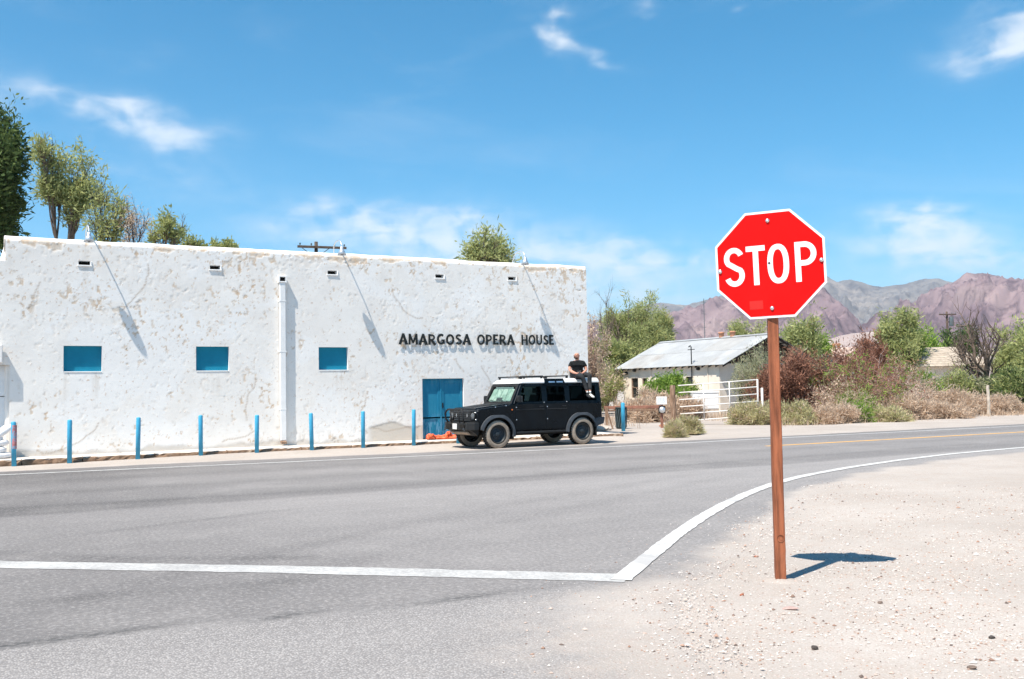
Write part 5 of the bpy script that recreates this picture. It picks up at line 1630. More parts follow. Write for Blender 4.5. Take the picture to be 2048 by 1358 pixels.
def wall_with_holes(y0, y1, z0, z1, holes, x_, th):
    """wall in the y-z plane at x, with rectangular openings"""
    mb_ = MB()
    ys_ = sorted(set([y0, y1] + [h[0] for h in holes] + [h[1] for h in holes]))
    for a_, b2 in zip(ys_[:-1], ys_[1:]):
        hs_ = sorted([(h[2], h[3]) for h in holes if h[0] <= a_ + 1e-6 and h[1] >= b2 - 1e-6])
        z_ = z0
        for (ha, hb) in hs_:
            mb_.box(x_, x_ + th, a_, b2, z_, ha)
            z_ = hb
        mb_.box(x_, x_ + th, a_, b2, z_, z1)
    return mb_


hw_ = [(3.13, 3.89, 1.0, 2.28), (2.16, 2.69, 1.0, 2.26), (0.45, 0.91, 1.0, 2.24), (-1.33, -0.70, 1.0, 2.25), (-2.32, -1.71, 1.0, 2.27)]
wall_with_holes(hy0, hy1, 0, hz_, hw_, 0.0, 0.2).build('front_wall', M['house_wall'], H1)
mb = MB().box(0.205, hx1 - 0.2, hy0 + 0.002, hy0 + 0.2, 0, hz_ + 0.02)
mb.build('gable_wall', M['house_wall'], H1)
gb2 = MB().prism([(0.21, hz_ + 0.025), (hx1 - 0.21, hz_ + 0.025), (3.6, 4.55)], 'y', hy0 + 0.08, hy0 + 0.14).build('attic_shadow_panel', M['rafter'], H1)  # dark panel stands in for the attic shadow behind the slats
for k in range(30):
    xx = 0.35 + k * 0.22
    zt_ = hz_ + (4.5 - hz_) * (1 - abs(xx - 3.6) / 3.4)
    if zt_ > hz_ + 0.15:
        MB().box(xx, xx + 0.05, hy0 + 0.03, hy0 + 0.075, hz_ + 0.03, zt_).build('slat', M['old_wood'], gb2)
mb = MB().box(0.205, hx1 - 0.2, hy1 - 0.2, hy1 - 0.002, 0, hz_ + 0.02)
mb.prism([(0.21, hz_ + 0.025), (hx1 - 0.21, hz_ + 0.025), (3.6, 4.55)], 'y', hy1 - 0.19, hy1 - 0.003)
mb.build('gable_wall', M['house_wall'], H1)
MB().box(hx1 - 0.195, hx1, hy0, hy1, 0, hz_).build('rear_wall', M['house_wall'], H1)
MB().box(0.22, hx1 - 0.22, hy0 + 0.22, hy1 - 0.22, 0.02, 0.06).build('floor', M['old_wood'], H1)
for (a, b, c, d) in hw_:
    wn = MB().box(0.12, 0.15, a - 0.01, b + 0.01, c - 0.01, d + 0.01).build('window', M['pane'], H1)
    mb = MB()
    mb.box(0.06, 0.118, a + 0.002, a + 0.05, c + 0.002, d - 0.002)
    mb.box(0.06, 0.118, b - 0.05, b - 0.002, c + 0.002, d - 0.002)
    mb.box(0.062, 0.117, a + 0.051, b - 0.051, (c + d) / 2, (c + d) / 2 + 0.04)
    mb.build('sash', M['old_wood'], wn)
# gable door, half hidden
gd = MB().box(1.42, 2.22, hy0 - 0.03, hy0 - 0.004, 0.05, 2.1).build('door', M['pane'], H1)
MB().box(1.45, 2.19, hy0 - 0.045, hy0 - 0.031, 0.9, 1.05).build('door_rail', M['old_wood'], gd)
# rafters and corrugated sheets
RZ, EZ = 4.72, 2.90
OX, OY0, OY1 = 0.32, hy0 - 0.75, hy1 + 0.6
slope = (RZ - EZ) / (3.6 + OX)
def corrugated(xa, xb, za, zb, ya, yb, th):
    ny_ = int(abs(yb - ya) / 0.0635)
    V_, F_ = [], []
    for k_ in range(ny_ + 1):
        yy = ya + (yb - ya) * k_ / ny_
        dz = 0.014 * (1 if k_ % 2 else -1)
        for (xx, zz) in ((xa, za), (xb, zb)):
            V_.append((xx, yy, zz + dz))
        for (xx, zz) in ((xa, za), (xb, zb)):
            V_.append((xx, yy, zz + dz - th))
    for k_ in range(ny_):
        i_ = k_ * 4
        F_ += [(i_, i_ + 4, i_ + 5, i_ + 1), (i_ + 2, i_ + 3, i_ + 7, i_ + 6), (i_, i_ + 2, i_ + 6, i_ + 4), (i_ + 1, i_ + 5, i_ + 7, i_ + 3)]
    F_ += [(0, 1, 3, 2), (ny_ * 4, ny_ * 4 + 2, ny_ * 4 + 3, ny_ * 4 + 1)]
    return V_, F_


roof1 = empty('roof', (0, 0, 0), parent=H1)
rs = random.Random(4)
tin2 = mat('tin_sheet_paler', (0.37, 0.375, 0.375), 0.5, 0.10, 0.8, metal=0.15, col2=(0.33, 0.33, 0.325), c2lo=0.5, c2hi=0.7)
tin3 = mat('tin_sheet_rusting', (0.34, 0.335, 0.325), 0.6, 0.12, 0.8, metal=0.1, col2=(0.29, 0.265, 0.24), c2lo=0.5, c2hi=0.72)
ysheet = OY0
k = 0
while ysheet < OY1 - 0.05:
    y2 = min(ysheet + 0.86, OY1)
    for q, (t0, t1) in enumerate(((0.0, 0.52), (0.49, 1.0))):
        xa, xb = -OX + (3.6 + OX) * t0, -OX + (3.6 + OX) * t1
        sag = 0.05 * math.sin((ysheet - OY0) * 0.7) - 0.03 * (k % 3)
        lift = 0.006 * (k % 2) + (0.014 if q else 0) + rs.uniform(-0.004, 0.004)
        V, F = corrugated(xa + rs.uniform(-0.03, 0.03) * (q == 0), xb, EZ + (RZ - EZ) * t0 + lift, EZ + (RZ - EZ) * t1 + lift, ysheet, y2 + 0.03, 0.004)
        obj_raw('roof_sheet', V, F, (M['tin'], tin2, tin2, tin2, tin2, tin3)[rs.randrange(6)], roof1)
    V, F = corrugated(3.6, 3.6 + 3.6 + OX, RZ + 0.005 * (k % 2), EZ + 0.005 * (k % 2), ysheet, y2 + 0.03, 0.004)
    obj_raw('roof_sheet', V, F, M['tin'], roof1)
    ysheet = y2
    k += 1
MB().prism([(3.38, RZ - 0.045), (3.6, RZ + 0.055), (3.82, RZ - 0.045), (3.6, RZ + 0.035)], 'y', OY0 - 0.02, OY1 + 0.02).build('ridge_cap', M['tin'], roof1)
yy = OY0 + 0.1
while yy < OY1:
    for sg in (-1, 1):
        xe = 3.6 + sg * (3.6 + OX - 0.05)
        MB().hexa([(xe, yy, EZ - 0.14), (3.6, yy, RZ - 0.16), (3.6, yy + 0.06, RZ - 0.16), (xe, yy + 0.06, EZ - 0.14),
                   (xe, yy, EZ - 0.03), (3.6, yy, RZ - 0.03), (3.6, yy + 0.06, RZ - 0.03), (xe, yy + 0.06, EZ - 0.03)]).build('rafter', M['rafter'], roof1)
    yy += 0.62
for t0 in np.linspace(0.06, 0.98, 9):
    for sg in (-1, 1):
        xx = 3.6 + sg * (3.6 + OX) * t0
        zz = RZ - (RZ - EZ) * t0
        MB().box(xx - 0.04, xx + 0.04, OY0, hy0 + 0.1, zz - 0.07, zz - 0.025).build('purlin', M['rafter'], roof1)
for yy in (-0.9, -1.95):
    MB().lathe([(0.16, 0.0), (0.16, 0.24), (0.20, 0.25), (0.20, 0.34), (0.12, 0.35), (0.12, 0.1)], 14, center=(3.6, yy, RZ)).build('clay_chimney_pot', M['terracotta'], roof1, smooth=True)
# service mast with meter box
ms = MB().tube([(-0.09, -2.42, 1.7), (-0.09, -2.42, 4.05), (-0.09, -2.35, 4.12), (-0.09, -2.2, 4.05)], 0.035, 8).build('service_mast', M['trim_black'], H1)
MB().box(-0.16, -0.01, -2.62, -2.22, 1.35, 1.75).build('meter_box', M['transformer'], ms, bevel=0.02)
MB().box(-0.14, -0.04, -2.42, -2.30, 0.75, 1.30).build('conduit_box', M['gate_white'], ms, bevel=0.02)
MB().box(-0.10, -0.08, -2.75, -2.1, 3.86, 3.9).build('cross_bracket', M['trim_black'], ms)
for yy in (1.7, 0.1, -3.8):
    MB().tube([(-0.03, yy, 0.1), (-0.03, yy, 2.9)], 0.03, 6).build('wall_pipe', M['house_wall'], H1)
for (yy, zz) in ((4.3, 2.62), (3.4, 2.78), (-3.0, 2.72)):
    MB().lathe([(0.0, -0.16), (0.09, -0.15), (0.10, 0.0)], 12, axis='x', center=(-0.02, yy, zz)).build('eave_lamp', M['trim_black'], H1)

fr = empty('chest_freezer', (35.25, 42.3, 0), 'white enamelled chest freezer standing behind the white gate', 'freezer', rz=R(-29))
MB().box(-0.72, 0.72, -0.38, 0.38, 0.45, 1.28).build('cabinet', M['appliance'], fr, bevel=0.03)
MB().box(-0.74, 0.74, -0.40, 0.40, 1.285, 1.40).build('lid', M['appliance'], fr, bevel=0.03)
MB().box(-0.70, 0.70, -0.36, 0.36, 0.0, 0.448).build('plinth', M['rubble'], fr, bevel=0.03)

# ------------------------------------------------------------------ hip-roofed house behind the brush
H2 = empty('board_roof_house', (64.9, 50.6, 0), 'low house with a weathered tan board roof below the utility pole', 'house', rz=R(-29))
MB().box(-3.0, 3.6, -0.4, 5.2, 0, 2.85).build('wall', M['house_wall'], H2)
for (xa, xb) in ((-2.0, -1.2), (1.0, 1.9)):
    MB().box(xa, xb, -0.43, -0.404, 1.2, 2.2).build('window', M['pane'], H2)
rb = empty('roof', (0, 0, 0), parent=H2)
ex0, ex1, ey0, ey1, ez, rz_, rxa, rxb, ryc = -3.5, 4.1, -1.0, 5.8, 2.85, 4.40, -1.6, 2.3, 2.4
nb = 9
for k in range(nb):
    t0, t1 = k / nb, (k + 1) / nb + 0.03
    for side_ in range(2):
        f0, f1 = min(t0, 1), min(t1, 1)
        e_y = ey0 if side_ == 0 else ey1
        p = []
        for f_ in (f0, f1):
            x0_, x1_ = ex0 + (rxa - ex0) * f_, ex1 + (rxb - ex1) * f_
            y_ = e_y + (ryc - e_y) * f_
            p.append(((x0_, y_), (x1_, y_), ez + (rz_ - ez) * f_))
        d_ = 0.028
        (a0_, a1_, z0_), (b0_, b1_, z1_) = p
        mb = MB().add([(a0_[0], a0_[1], z0_ + d_), (a1_[0], a1_[1], z0_ + d_), (b1_[0], b1_[1], z1_ + 0.004), (b0_[0], b0_[1], z1_ + 0.004),
                       (a0_[0], a0_[1], z0_ + d_ - 0.02), (a1_[0], a1_[1], z0_ + d_ - 0.02), (b1_[0], b1_[1], z1_ - 0.016), (b0_[0], b0_[1], z1_ - 0.016)],
                      [(0, 1, 2, 3), (7, 6, 5, 4), (0, 4, 5, 1), (1, 5, 6, 2), (2, 6, 7, 3), (3, 7, 4, 0)])
        mb.build('roof_board', M['shingle'], rb)
for sx_ in (0, 1):
    xe, xr = (ex0, rxa) if sx_ == 0 else (ex1, rxb)
    MB().add([(xe, ey0, ez), (xe, ey1, ez), (xr, ryc, rz_), (xe, ey0, ez - 0.03), (xe, ey1, ez - 0.03), (xr, ryc, rz_ - 0.03)], [(0, 1, 2), (5, 4, 3), (0, 3, 4, 1), (1, 4, 5, 2), (2, 5, 3, 0)]).build('hip_end', M['shingle'], rb)
ch_ = MB().lathe([(0.15, -0.2), (0.13, 0.18), (0.20, 0.24), (0.19, 0.42), (0.12, 0.44)], 12, center=(-1.0, 2.35, rz_)).build('clay_chimney_pot', M['terracotta'], rb, smooth=True)
MB().lathe([(0.28, -0.02), (0.20, 0.06), (0.16, 0.08)], 12, center=(-1.0, 2.35, rz_ - 0.02)).build('flashing', M['galv'], ch_, smooth=True)

H3 = empty('hidden_house', (62.5, 58.5, 0), 'pale low roof with two clay chimney pots showing above the rust-brown brush', 'house', rz=R(-29))
MB().box(-4.5, 2.2, 0.0, 5.0, 0, 3.3).build('wall', M['house_wall'], H3)
mb = MB().prism([(-0.5, 3.3), (5.5, 3.3), (2.5, 4.72)], 'x', -5.0, 2.7)
r3 = mb.build('roof', mat('faded_pink_roof', (0.50, 0.37, 0.31), 0.9, 0.12, 2.0, bump=0.3), H3)
for xx in (0.72, 1.12):
    MB().lathe([(0.13, -0.1), (0.12, 0.15), (0.18, 0.20), (0.18, 0.36), (0.11, 0.37)], 12, center=(xx, 2.5, 4.7)).build('clay_chimney_pot', M['terracotta'], r3, smooth=True)

# ------------------------------------------------------------------ gate, rails, signs, bin
GT = empty('farm_gate', (27.55, 35.0, 0), 'white tubular six-rail farm gate hanging open in front of the tin-roofed house', 'gate', rz=math.atan2(-2.2, 2.75))
gl = math.hypot(2.75, 2.2)
zt0, zt1, zb0, zb1 = 1.72, 1.92, 0.17, 0.36
for k in range(6):
    t = k / 5
    za, zb = zb0 + (zt0 - zb0) * t, zb1 + (zt1 - zb1) * t
    MB().tube([(0.12 + 0.10 * (1 - t), 0, za), (gl * 0.5, 0.0, (za + zb) / 2 - 0.01), (gl - 0.02, 0, zb)], 0.026, 8).build('rail', M['gate_white'], GT, smooth=True)
for f_ in (0.345, 0.66, 1.0):
    za, zb = zb0 + (zb1 - zb0) * f_, zt0 + (zt1 - zt0) * f_
    MB().tube([(gl * f_, -0.03 if f_ < 1 else 0, za - 0.02), (gl * f_, -0.03 if f_ < 1 else 0, zb + 0.02)], 0.024 if f_ < 1 else 0.036, 8).build('upright', M['gate_white'], GT, smooth=True)
MB().tube([(gl, 0, 0.0), (gl, 0, zb1)], 0.034, 8).build('drop_leg', M['gate_white'], GT, smooth=True)


def rough_post(name, x_, y_, h_, r_, material, label, cat, seed, lean=(0, 0), group=None, sides=9):
    rr = np.random.RandomState(seed)
    n_ = 10
    pts = [(lean[0] * t_ + rr.normal(0, 0.008), lean[1] * t_ + rr.normal(0, 0.008), -0.15 + (h_ + 0.15) * t_) for t_ in np.linspace(0, 1, n_)]
    mb_ = MB().tube(pts, [r_ * (1.06 - 0.12 * t_ + rr.normal(0, 0.03)) for t_ in np.linspace(0, 1, n_)], sides)
    for i in range(len(mb_.v)):
        p_ = mb_.v[i]
        mb_.v[i] = (p_[0] + rr.normal(0, r_ * 0.05), p_[1] + rr.normal(0, r_ * 0.05), p_[2])
    o_ = mb_.build(name, material)
    o_.location = (x_, y_, 0)
    tag(o_, label, cat, group)
    return o_


rough_post('gate_post', 27.48, 35.03, 1.74, 0.135, M['old_wood'], 'thick weathered brown timber post at the left end of the white gate', 'post', 3, (-0.05, 0.02))
pw = MB().tube([(0, 0, -0.1), (0, 0, 1.56)], 0.05, 10).build('gate_post', M['gate_white'], smooth=True)
pw.location = (30.50, 32.75, 0)
tag(pw, 'white steel pipe post at the right end of the farm gate', 'post')
bx_ = empty('gate_box', (30.98, 32.45, 0), 'small white metal box on a stake right of the white gate', 'box', rz=R(-29))
MB().box(-0.12, 0.12, -0.06, 0.06, 1.02, 1.36).build('case', M['sign_white'], bx_, bevel=0.015)
MB().box(-0.06, 0.06, -0.068, -0.061, 1.12, 1.30).build('notice', mat('blue_notice', (0.20, 0.36, 0.50), 0.6, 0.3, 20), bx_)
MB().tube([(0, 0.0, -0.1), (0, 0.0, 1.02)], 0.03, 8).build('stake', M['old_wood'], bx_)

RL = empty('rail_fence', (23.27, 34.10, 0), 'low reddish wooden rail barrier beside the dark bin', 'fence', rz=math.atan2(-1.10, 1.95))
rl = math.hypot(1.95, 1.10)
MB().box(-0.10, rl + 0.02, -0.05, 0.05, 0.80, 0.93).build('rail', M['rail_wood'], RL, bevel=0.012)
MB().box(-0.05, rl - 0.2, -0.04, 0.04, 0.71, 0.78).build('lower_rail', M['old_wood'], RL, bevel=0.01)
MB().box(-0.06, 0.06, -0.115, -0.055, -0.15, 0.88).build('fence_post', M['old_wood'], RL, bevel=0.01)
MB().tube([(0.06, -0.12, 0.62), (0.24, -0.14, -0.02)], 0.035, 6).build('brace', M['old_wood'], RL)
NS = empty('notice_post', (25.25, 33.0, 0), 'short post with a white notice board and a round meter left of the gate', 'sign', rz=R(-31))
MB().box(-0.055, 0.055, -0.05, 0.05, -0.15, 0.98).build('stake', M['rail_wood'], NS, bevel=0.01)
nb_ = MB().box(-0.21, 0.21, -0.085, -0.055, 0.96, 1.28).build('notice_board', M['sign_white'], NS, bevel=0.008)
mb = MB()
rs = random.Random(8)
for k in range(5):
    x_ = -0.15
    while x_ < 0.13:
        l_ = rs.uniform(0.03, 0.07)
        mb.box(x_, min(x_ + l_, 0.16), -0.0875, -0.0855, 1.205 - k * 0.045, 1.222 - k * 0.045)
        x_ += l_ + 0.018
mb.build('print', mat('faded_blue_print', (0.36, 0.44, 0.60), 0.8, 0.1), nb_)
mt_ = MB().lathe([(0.0, -0.16), (0.10, -0.15), (0.125, -0.10), (0.125, 0.0)], 20, axis='y', center=(0.0, 0.0, 0.74)).build('meter', M['galv'], NS, smooth=True, loc=(0.01, -0.052, 0))
MB().box(-0.14, 0.15, -0.068, -0.052, 0.60, 0.90).build('meter_plate', M['trim_black'], NS)

BN = empty('trash_bin', (23.80, 33.83, 0), 'dark green slatted bin behind the lone blue bollard', 'bin', rz=R(-29))
MB().lathe([(0.0, 0.01), (0.20, 0.01), (0.215, 0.05), (0.24, 0.82), (0.25, 0.84), (0.25, 0.88), (0.22, 0.88), (0.21, 0.82), (0.19, 0.06)], 24).build('tub', M['trash'], BN, smooth=True)
mb = MB()
for k in range(14):
    a_ = 2 * math.pi * k / 14
    mb.tube([(0.222 * math.cos(a_), 0.222 * math.sin(a_), 0.06), (0.236 * math.cos(a_ + 0.35), 0.236 * math.sin(a_ + 0.35), 0.42), (0.248 * math.cos(a_ + 0.7), 0.248 * math.sin(a_ + 0.7), 0.80)], 0.011, 4)
mb.build('slat_cage', M['mesh_light'], BN)

# rubble by the bin
def rock(name, loc, size, material, seed, label=None, cat='stone', group=None, sub=2, parent=None):
    bm = bmesh.new()
    bmesh.ops.create_icosphere(bm, subdivisions=sub, radius=1.0)
    rr = np.random.RandomState(seed)
    ax = [Vector(rr.normal(0, 1, 3)).normalized() for _ in range(7)]
    ct = [rr.uniform(0.55, 0.9) for _ in range(7)]
    for v_ in bm.verts:
        for a_, c_ in zip(ax, ct):
            d_ = v_.co.dot(a_)
            if d_ > c_:
                v_.co -= a_ * (d_ - c_)
        v_.co *= 1 + rr.normal(0, 0.03)
        v_.co.x *= size[0]
        v_.co.y *= size[1]
        v_.co.z *= size[2]
    me = bpy.data.meshes.new(name)
    bm.to_mesh(me)
    bm.free()
    o_ = link(name, me, material, parent)
    o_.location = loc
    o_.rotation_euler = (rr.uniform(-0.2, 0.2), rr.uniform(-0.2, 0.2), rr.uniform(0, 6))
    if label:
        tag(o_, label, cat, group)
    return o_


rock('concrete_chunk', (22.05, 32.6, 0.10), (0.36, 0.22, 0.16), M['rubble'], 5, 'pale concrete chunk lying just left of the lone blue bollard', 'rubble')
rock('concrete_chunk', (22.55, 33.05, 0.07), (0.26, 0.18, 0.12), M['rubble'], 6, 'small pale concrete chunk at the foot of the dark bin', 'rubble')
rock('brick_heap', (21.5, 33.4, 0.08), (0.38, 0.24, 0.14), M['brick'], 7, 'reddish broken brick lump behind the SUV rear bumper', 'brick')
rock('brick_heap', (26.25, 34.3, 0.03), (0.22, 0.14, 0.07), M['brick'], 8, 'brown broken brick lump at the foot of the timber gate post', 'brick')

rough_post('fence_post', 52.6, 41.7, 1.05, 0.17, M['old_wood'], 'short thick brown stump post in the dry brush on the right', 'post', 12, sides=8)
rough_post('fence_post', 43.54, 31.21, 1.48, 0.075, mat('bleached_post', (0.52, 0.44, 0.36), 0.9, 0.2, 4, bump=0.4), 'slim pale bleached post at the road edge on the right', 'post', 13, sides=8)

# ------------------------------------------------------------------ poles and mast
def utility_pole(loc, h_, rz, label, transformer=False, r_=0.15, arm=2.3, tilt=0.0):
    e_ = empty('utility_pole', loc, label, 'utility pole', rz=rz)
    MB().tube([(0, 0, -0.5), (0, 0, h_ * 0.5), (0, 0, h_)], [r_, r_ * 0.85, r_ * 0.7], 10).build('pole', M['pole_wood'], e_, smooth=True)
    ca = MB().box(-arm / 2, arm / 2, -r_ - 0.10, -r_ + 0.02, h_ - 0.42, h_ - 0.28).build('crossarm', M['pole_wood'], e_, bevel=0.01)
    ca.rotation_euler = (0, tilt, 0)
    for xx in (-arm * 0.45, -arm * 0.22, arm * 0.25, arm * 0.45):
        MB().lathe([(0.02, 0.0), (0.02, 0.05), (0.05, 0.06), (0.05, 0.12), (0.03, 0.16), (0.0, 0.16)], 8, center=(xx, -r_ - 0.04, h_ - 0.28)).build('insulator', M['transformer'], ca)
    for sg in (-1, 1):
        MB().tube([(sg * arm * 0.28, -r_ - 0.02, h_ - 0.40), (0, -r_ + 0.02, h_ - 1.0)], 0.02, 5).build('brace', M['pole_wood'], e_)
    if transformer:
        tr2 = MB().lathe([(0.0, 0.0), (0.25, 0.0), (0.26, 0.06), (0.26, 1.05), (0.22, 1.12), (0.0, 1.14)], 16, center=(0.48, -0.1, h_ - 1.75)).build('transformer', M['transformer'], e_, smooth=True)
        MB().box(0.05, 0.3, -0.15, -0.05, h_ - 1.3, h_ - 1.2).build('bracket', M['trim_black'], tr2)
    return e_


utility_pole((18.75, 57.9, 0), 10.75, R(-22), 'utility pole crossarm showing above the opera house parapet', arm=2.9, tilt=R(2.0))
utility_pole((103.7, 79.4, 0), 10.1, R(-25), 'distant utility pole with a grey transformer above the board roof', True, 0.17, 2.1)
hf = empty('pole_frame', (150.0, 165.0, 0), 'tiny distant two-legged pole frame behind the tin roof ridge', 'pole frame', rz=R(-29))
for xx in (-1.6, 1.6):
    MB().tube([(xx, 0, 0), (xx, 0, 13.2)], 0.15, 6).build('pole', M['pole_wood'], hf)
MB().box(-3.0, 3.0, -0.2, 0.0, 11.6, 11.9).build('crossarm', M['pole_wood'], hf)
ma = empty('radio_mast', (97.9, 117.0, 0), 'thin grey radio mast rising behind the tin-roofed house', 'mast')
MB().tube([(0, 0, 0), (0, 0, 14.8)], 0.05, 6).build('tube', M['transformer'], ma)
for zz in (10.5, 12.5, 14.3):
    MB().tube([(-0.5, 0, zz), (0.5, 0.1, zz)], 0.025, 5).build('antenna', M['transformer'], ma)

# ------------------------------------------------------------------ vegetation
def unit(v_):
    return v_ / (np.linalg.norm(v_) + 1e-9)


def grow(rs_, p_, d_, L_, r_, lev, P, polys, anch):
    ns = P['seg'][lev]
    pts, dirs = [p_], []
    d_ = unit(d_)
    for i in range(ns):
        d_ = unit(d_ + rs_.normal(0, P['wander'], 3) + np.array((0, 0, P['trop'][lev])))
        pts.append(pts[-1] + d_ * (L_ / ns))
        dirs.append(d_)
    tip = P.get('tipr', 0.35)
    polys.append((pts, [r_ * (1 - (1 - tip) * i / ns) for i in range(ns + 1)], lev))
    if lev < len(P['n']):
        for k_ in range(P['n'][lev]):
            t_ = rs_.uniform(P['t0'][lev], 1.0)
            i = min(int(t_ * ns), ns - 1)
            q_ = pts[i] + (pts[i + 1] - pts[i]) * (t_ * ns - i)
            ang = math.radians(P['ang'][lev] * rs_.uniform(0.6, 1.3))
            rv = unit(np.cross(dirs[i], rs_.normal(0, 1, 3)))
            nd = dirs[i] * math.cos(ang) + rv * math.sin(ang)
            grow(rs_, q_, nd, L_ * P['ratio'][lev] * rs_.uniform(0.7, 1.25), max(r_ * P['rr'][lev], P['minr']), lev + 1, P, polys, anch)
    if lev >= P.get('leaf_from', len(P['n'])):
        for i in range(ns):
            anch.append((pts[i + 1], dirs[i]))


def leaves(rs_, anch, per, spread, length, width, up, clump):
    A = np.array([a_[0] for a_ in anch])
    Dd = np.array([a_[1] for a_ in anch])
    ct = rs_.rand(len(A))
    n_ = len(A) * per
    idx = np.repeat(np.arange(len(A)), per)
    p_ = A[idx] + rs_.normal(0, spread, (n_, 3))
    d_ = Dd[idx] * 0.8 + rs_.normal(0, 0.75, (n_, 3)) + np.array((0, 0, up))
    d_ /= np.linalg.norm(d_, axis=1)[:, None]
    s_ = np.cross(d_, rs_.normal(0, 1, (n_, 3)))
    s_ /= np.linalg.norm(s_, axis=1)[:, None] + 1e-9
    l_ = (length * np.clip(rs_.lognormal(-0.08, 0.42, n_), 0.3, 2.2))[:, None]
    w_ = (width * np.clip(rs_.lognormal(-0.05, 0.4, n_), 0.35, 2.0))[:, None]
    p_[:, 2] = np.maximum(p_[:, 2], 0.02)
    V_ = np.stack([p_, p_ + d_ * l_ * 0.5 + s_ * w_, p_ + d_ * l_, p_ + d_ * l_ * 0.5 - s_ * w_], 1).reshape(-1, 3)
    V_[:, 2] = np.maximum(V_[:, 2], 0.01)
    F_ = np.arange(n_ * 4).reshape(-1, 4)
    tint = np.clip(ct[idx] * clump + rs_.rand(n_) * (1 - clump), 0, 1)
    return V_, F_, tint


def plant(name, label, cat, xy, P, seed, height, width, leafm, barkm, per=6, spread=0.12, ll=0.26, lw=0.05, up=0.1, clump=0.55,
          stems=1, stem_ang=8, r0=0.12, L0=None, group=None, names=('trunk', 'crown'), stem_spread=0.05, leaf2=None, flare=0.0, lift=0.0, gap=0.0, gscale=1.0):
    rs_ = np.random.RandomState(seed)
    e_ = empty(name, (xy[0], xy[1], 0), label, cat, group=group)
    polys, anch = [], []
    L0 = L0 or height * 0.5
    for k_ in range(stems):
        a_ = 2 * math.pi * (k_ + rs_.uniform(-0.3, 0.3)) / stems
        an = math.radians(stem_ang * rs_.uniform(0.4, 1.3))
        d_ = np.array((math.cos(a_) * math.sin(an), math.sin(a_) * math.sin(an), math.cos(an)))
        p_ = np.array((math.cos(a_) * stem_spread, math.sin(a_) * stem_spread, -0.1))
        grow(rs_, p_, d_, L0 * rs_.uniform(0.85, 1.1), r0 * rs_.uniform(0.8, 1.1), 0, P, polys, anch)
    A = np.concatenate([np.array(q[0]) for q in polys])
    height = height - lift
    zmax = np.percentile(A[:, 2], 99.7)
    rmax = np.percentile(np.hypot(A[:, 0], A[:, 1]), 96) + 1e-6
    sz, sr = height / zmax, (width / 2) / rmax
    def S_(q_):
        q_ = np.array(q_)
        z_ = q_[2] * sz
        k_ = sr * (1 - flare * 0.5 + flare * min(max(z_ / height, 0), 1.1))
        return np.array((q_[0] * k_, q_[1] * k_, max(z_, -0.1) + lift))

    mb_ = MB()
    for (pts, rad, lev) in polys:
        mb_.tube([tuple(S_(q)) for q in pts], rad, 6 if lev == 0 else 4 if lev == 1 else 3, caps=False)
    if lift > 0:
        for k_ in range(3):
            a_ = 2.1 * k_
            q_ = [(0.35 * math.cos(a_) * (1 - t_) * 0.6 + 0.12 * math.sin(3 * t_ + k_), 0.35 * math.sin(a_) * (1 - t_) * 0.6, lift * t_ - 0.2 * (1 - t_) + 0.25 * t_) for t_ in (0, 0.25, 0.5, 0.75, 1)]
            mb_.tube(q_, [r0 * 1.7, r0 * 1.5, r0 * 1.3, r0 * 1.15, r0], 7, caps=False)
    obj_raw(names[0], mb_.v, mb_.f, barkm, e_, smooth=True)
    if leafm is not None and per > 0:
        anch = [(S_(a_), d_) for a_, d_ in anch]
        if gap > 0:
            # foliage grows in tufts with open gaps between them
            Q = np.array([a_[0] for a_ in anch])
            g_ = 0.5 * vnoise(Q[:, 0] * gscale + seed, Q[:, 2] * gscale, seed) + 0.5 * vnoise(Q[:, 1] * gscale - seed, Q[:, 2] * gscale + 7.7, seed + 1)
            lim = np.quantile(g_, gap)
            anch = [a_ for a_, q in zip(anch, g_ > lim) if q]
        if leaf2:
            pick = rs_.rand(len(anch)) < leaf2[1]
            an2 = [a_ for a_, q in zip(anch, pick) if q]
            anch = [a_ for a_, q in zip(anch, pick) if not q]
            if an2:
                V_, F_, t_ = leaves(rs_, an2, leaf2[2], spread, ll, lw, up, clump)
                obj_raw(leaf2[3], V_, F_, leaf2[0], e_, tint=t_)
        V_, F_, t_ = leaves(rs_, anch, per, spread, ll, lw, up, clump)
        obj_raw(names[1], V_, F_, leafm, e_, tint=t_)
    return e_


TREE = dict(n=[6, 7, 5], seg=[6, 4, 3, 3], wander=0.13, trop=[0.05, 0.10, 0.06, 0.02], t0=[0.35, 0.25, 0.2], ang=[38, 42, 45], ratio=[0.62, 0.55, 0.5], rr=[0.5, 0.45, 0.4], minr=0.008, leaf_from=2)
LACY = dict(n=[5, 6, 5], seg=[6, 5, 4, 3], wander=0.16, trop=[0.06, 0.14, 0.10, 0.04], t0=[0.3, 0.3, 0.25], ang=[26, 36, 42], ratio=[0.7, 0.5, 0.45], rr=[0.55, 0.45, 0.4], minr=0.008, leaf_from=3)
BARE = dict(n=[5, 6, 5], seg=[6, 5, 4, 3], wander=0.20, trop=[0.05, 0.10, 0.06, 0.03], t0=[0.25, 0.25, 0.2], ang=[32, 40, 42], ratio=[0.65, 0.55, 0.5], rr=[0.5, 0.45, 0.4], minr=0.007, leaf_from=3)
BUSH = dict(n=[6, 5], seg=[5, 4, 3], wander=0.18, trop=[-0.02, 0.05, 0.04], t0=[0.2, 0.2], ang=[38, 45], ratio=[0.55, 0.5], rr=[0.5, 0.5], minr=0.005, leaf_from=1)
TANGLE = dict(n=[7, 5], seg=[7, 5, 3], wander=0.24, trop=[-0.10, -0.02, 0.02], t0=[0.15, 0.15], ang=[45, 50], ratio=[0.5, 0.5], rr=[0.5, 0.5], minr=0.006, leaf_from=2)

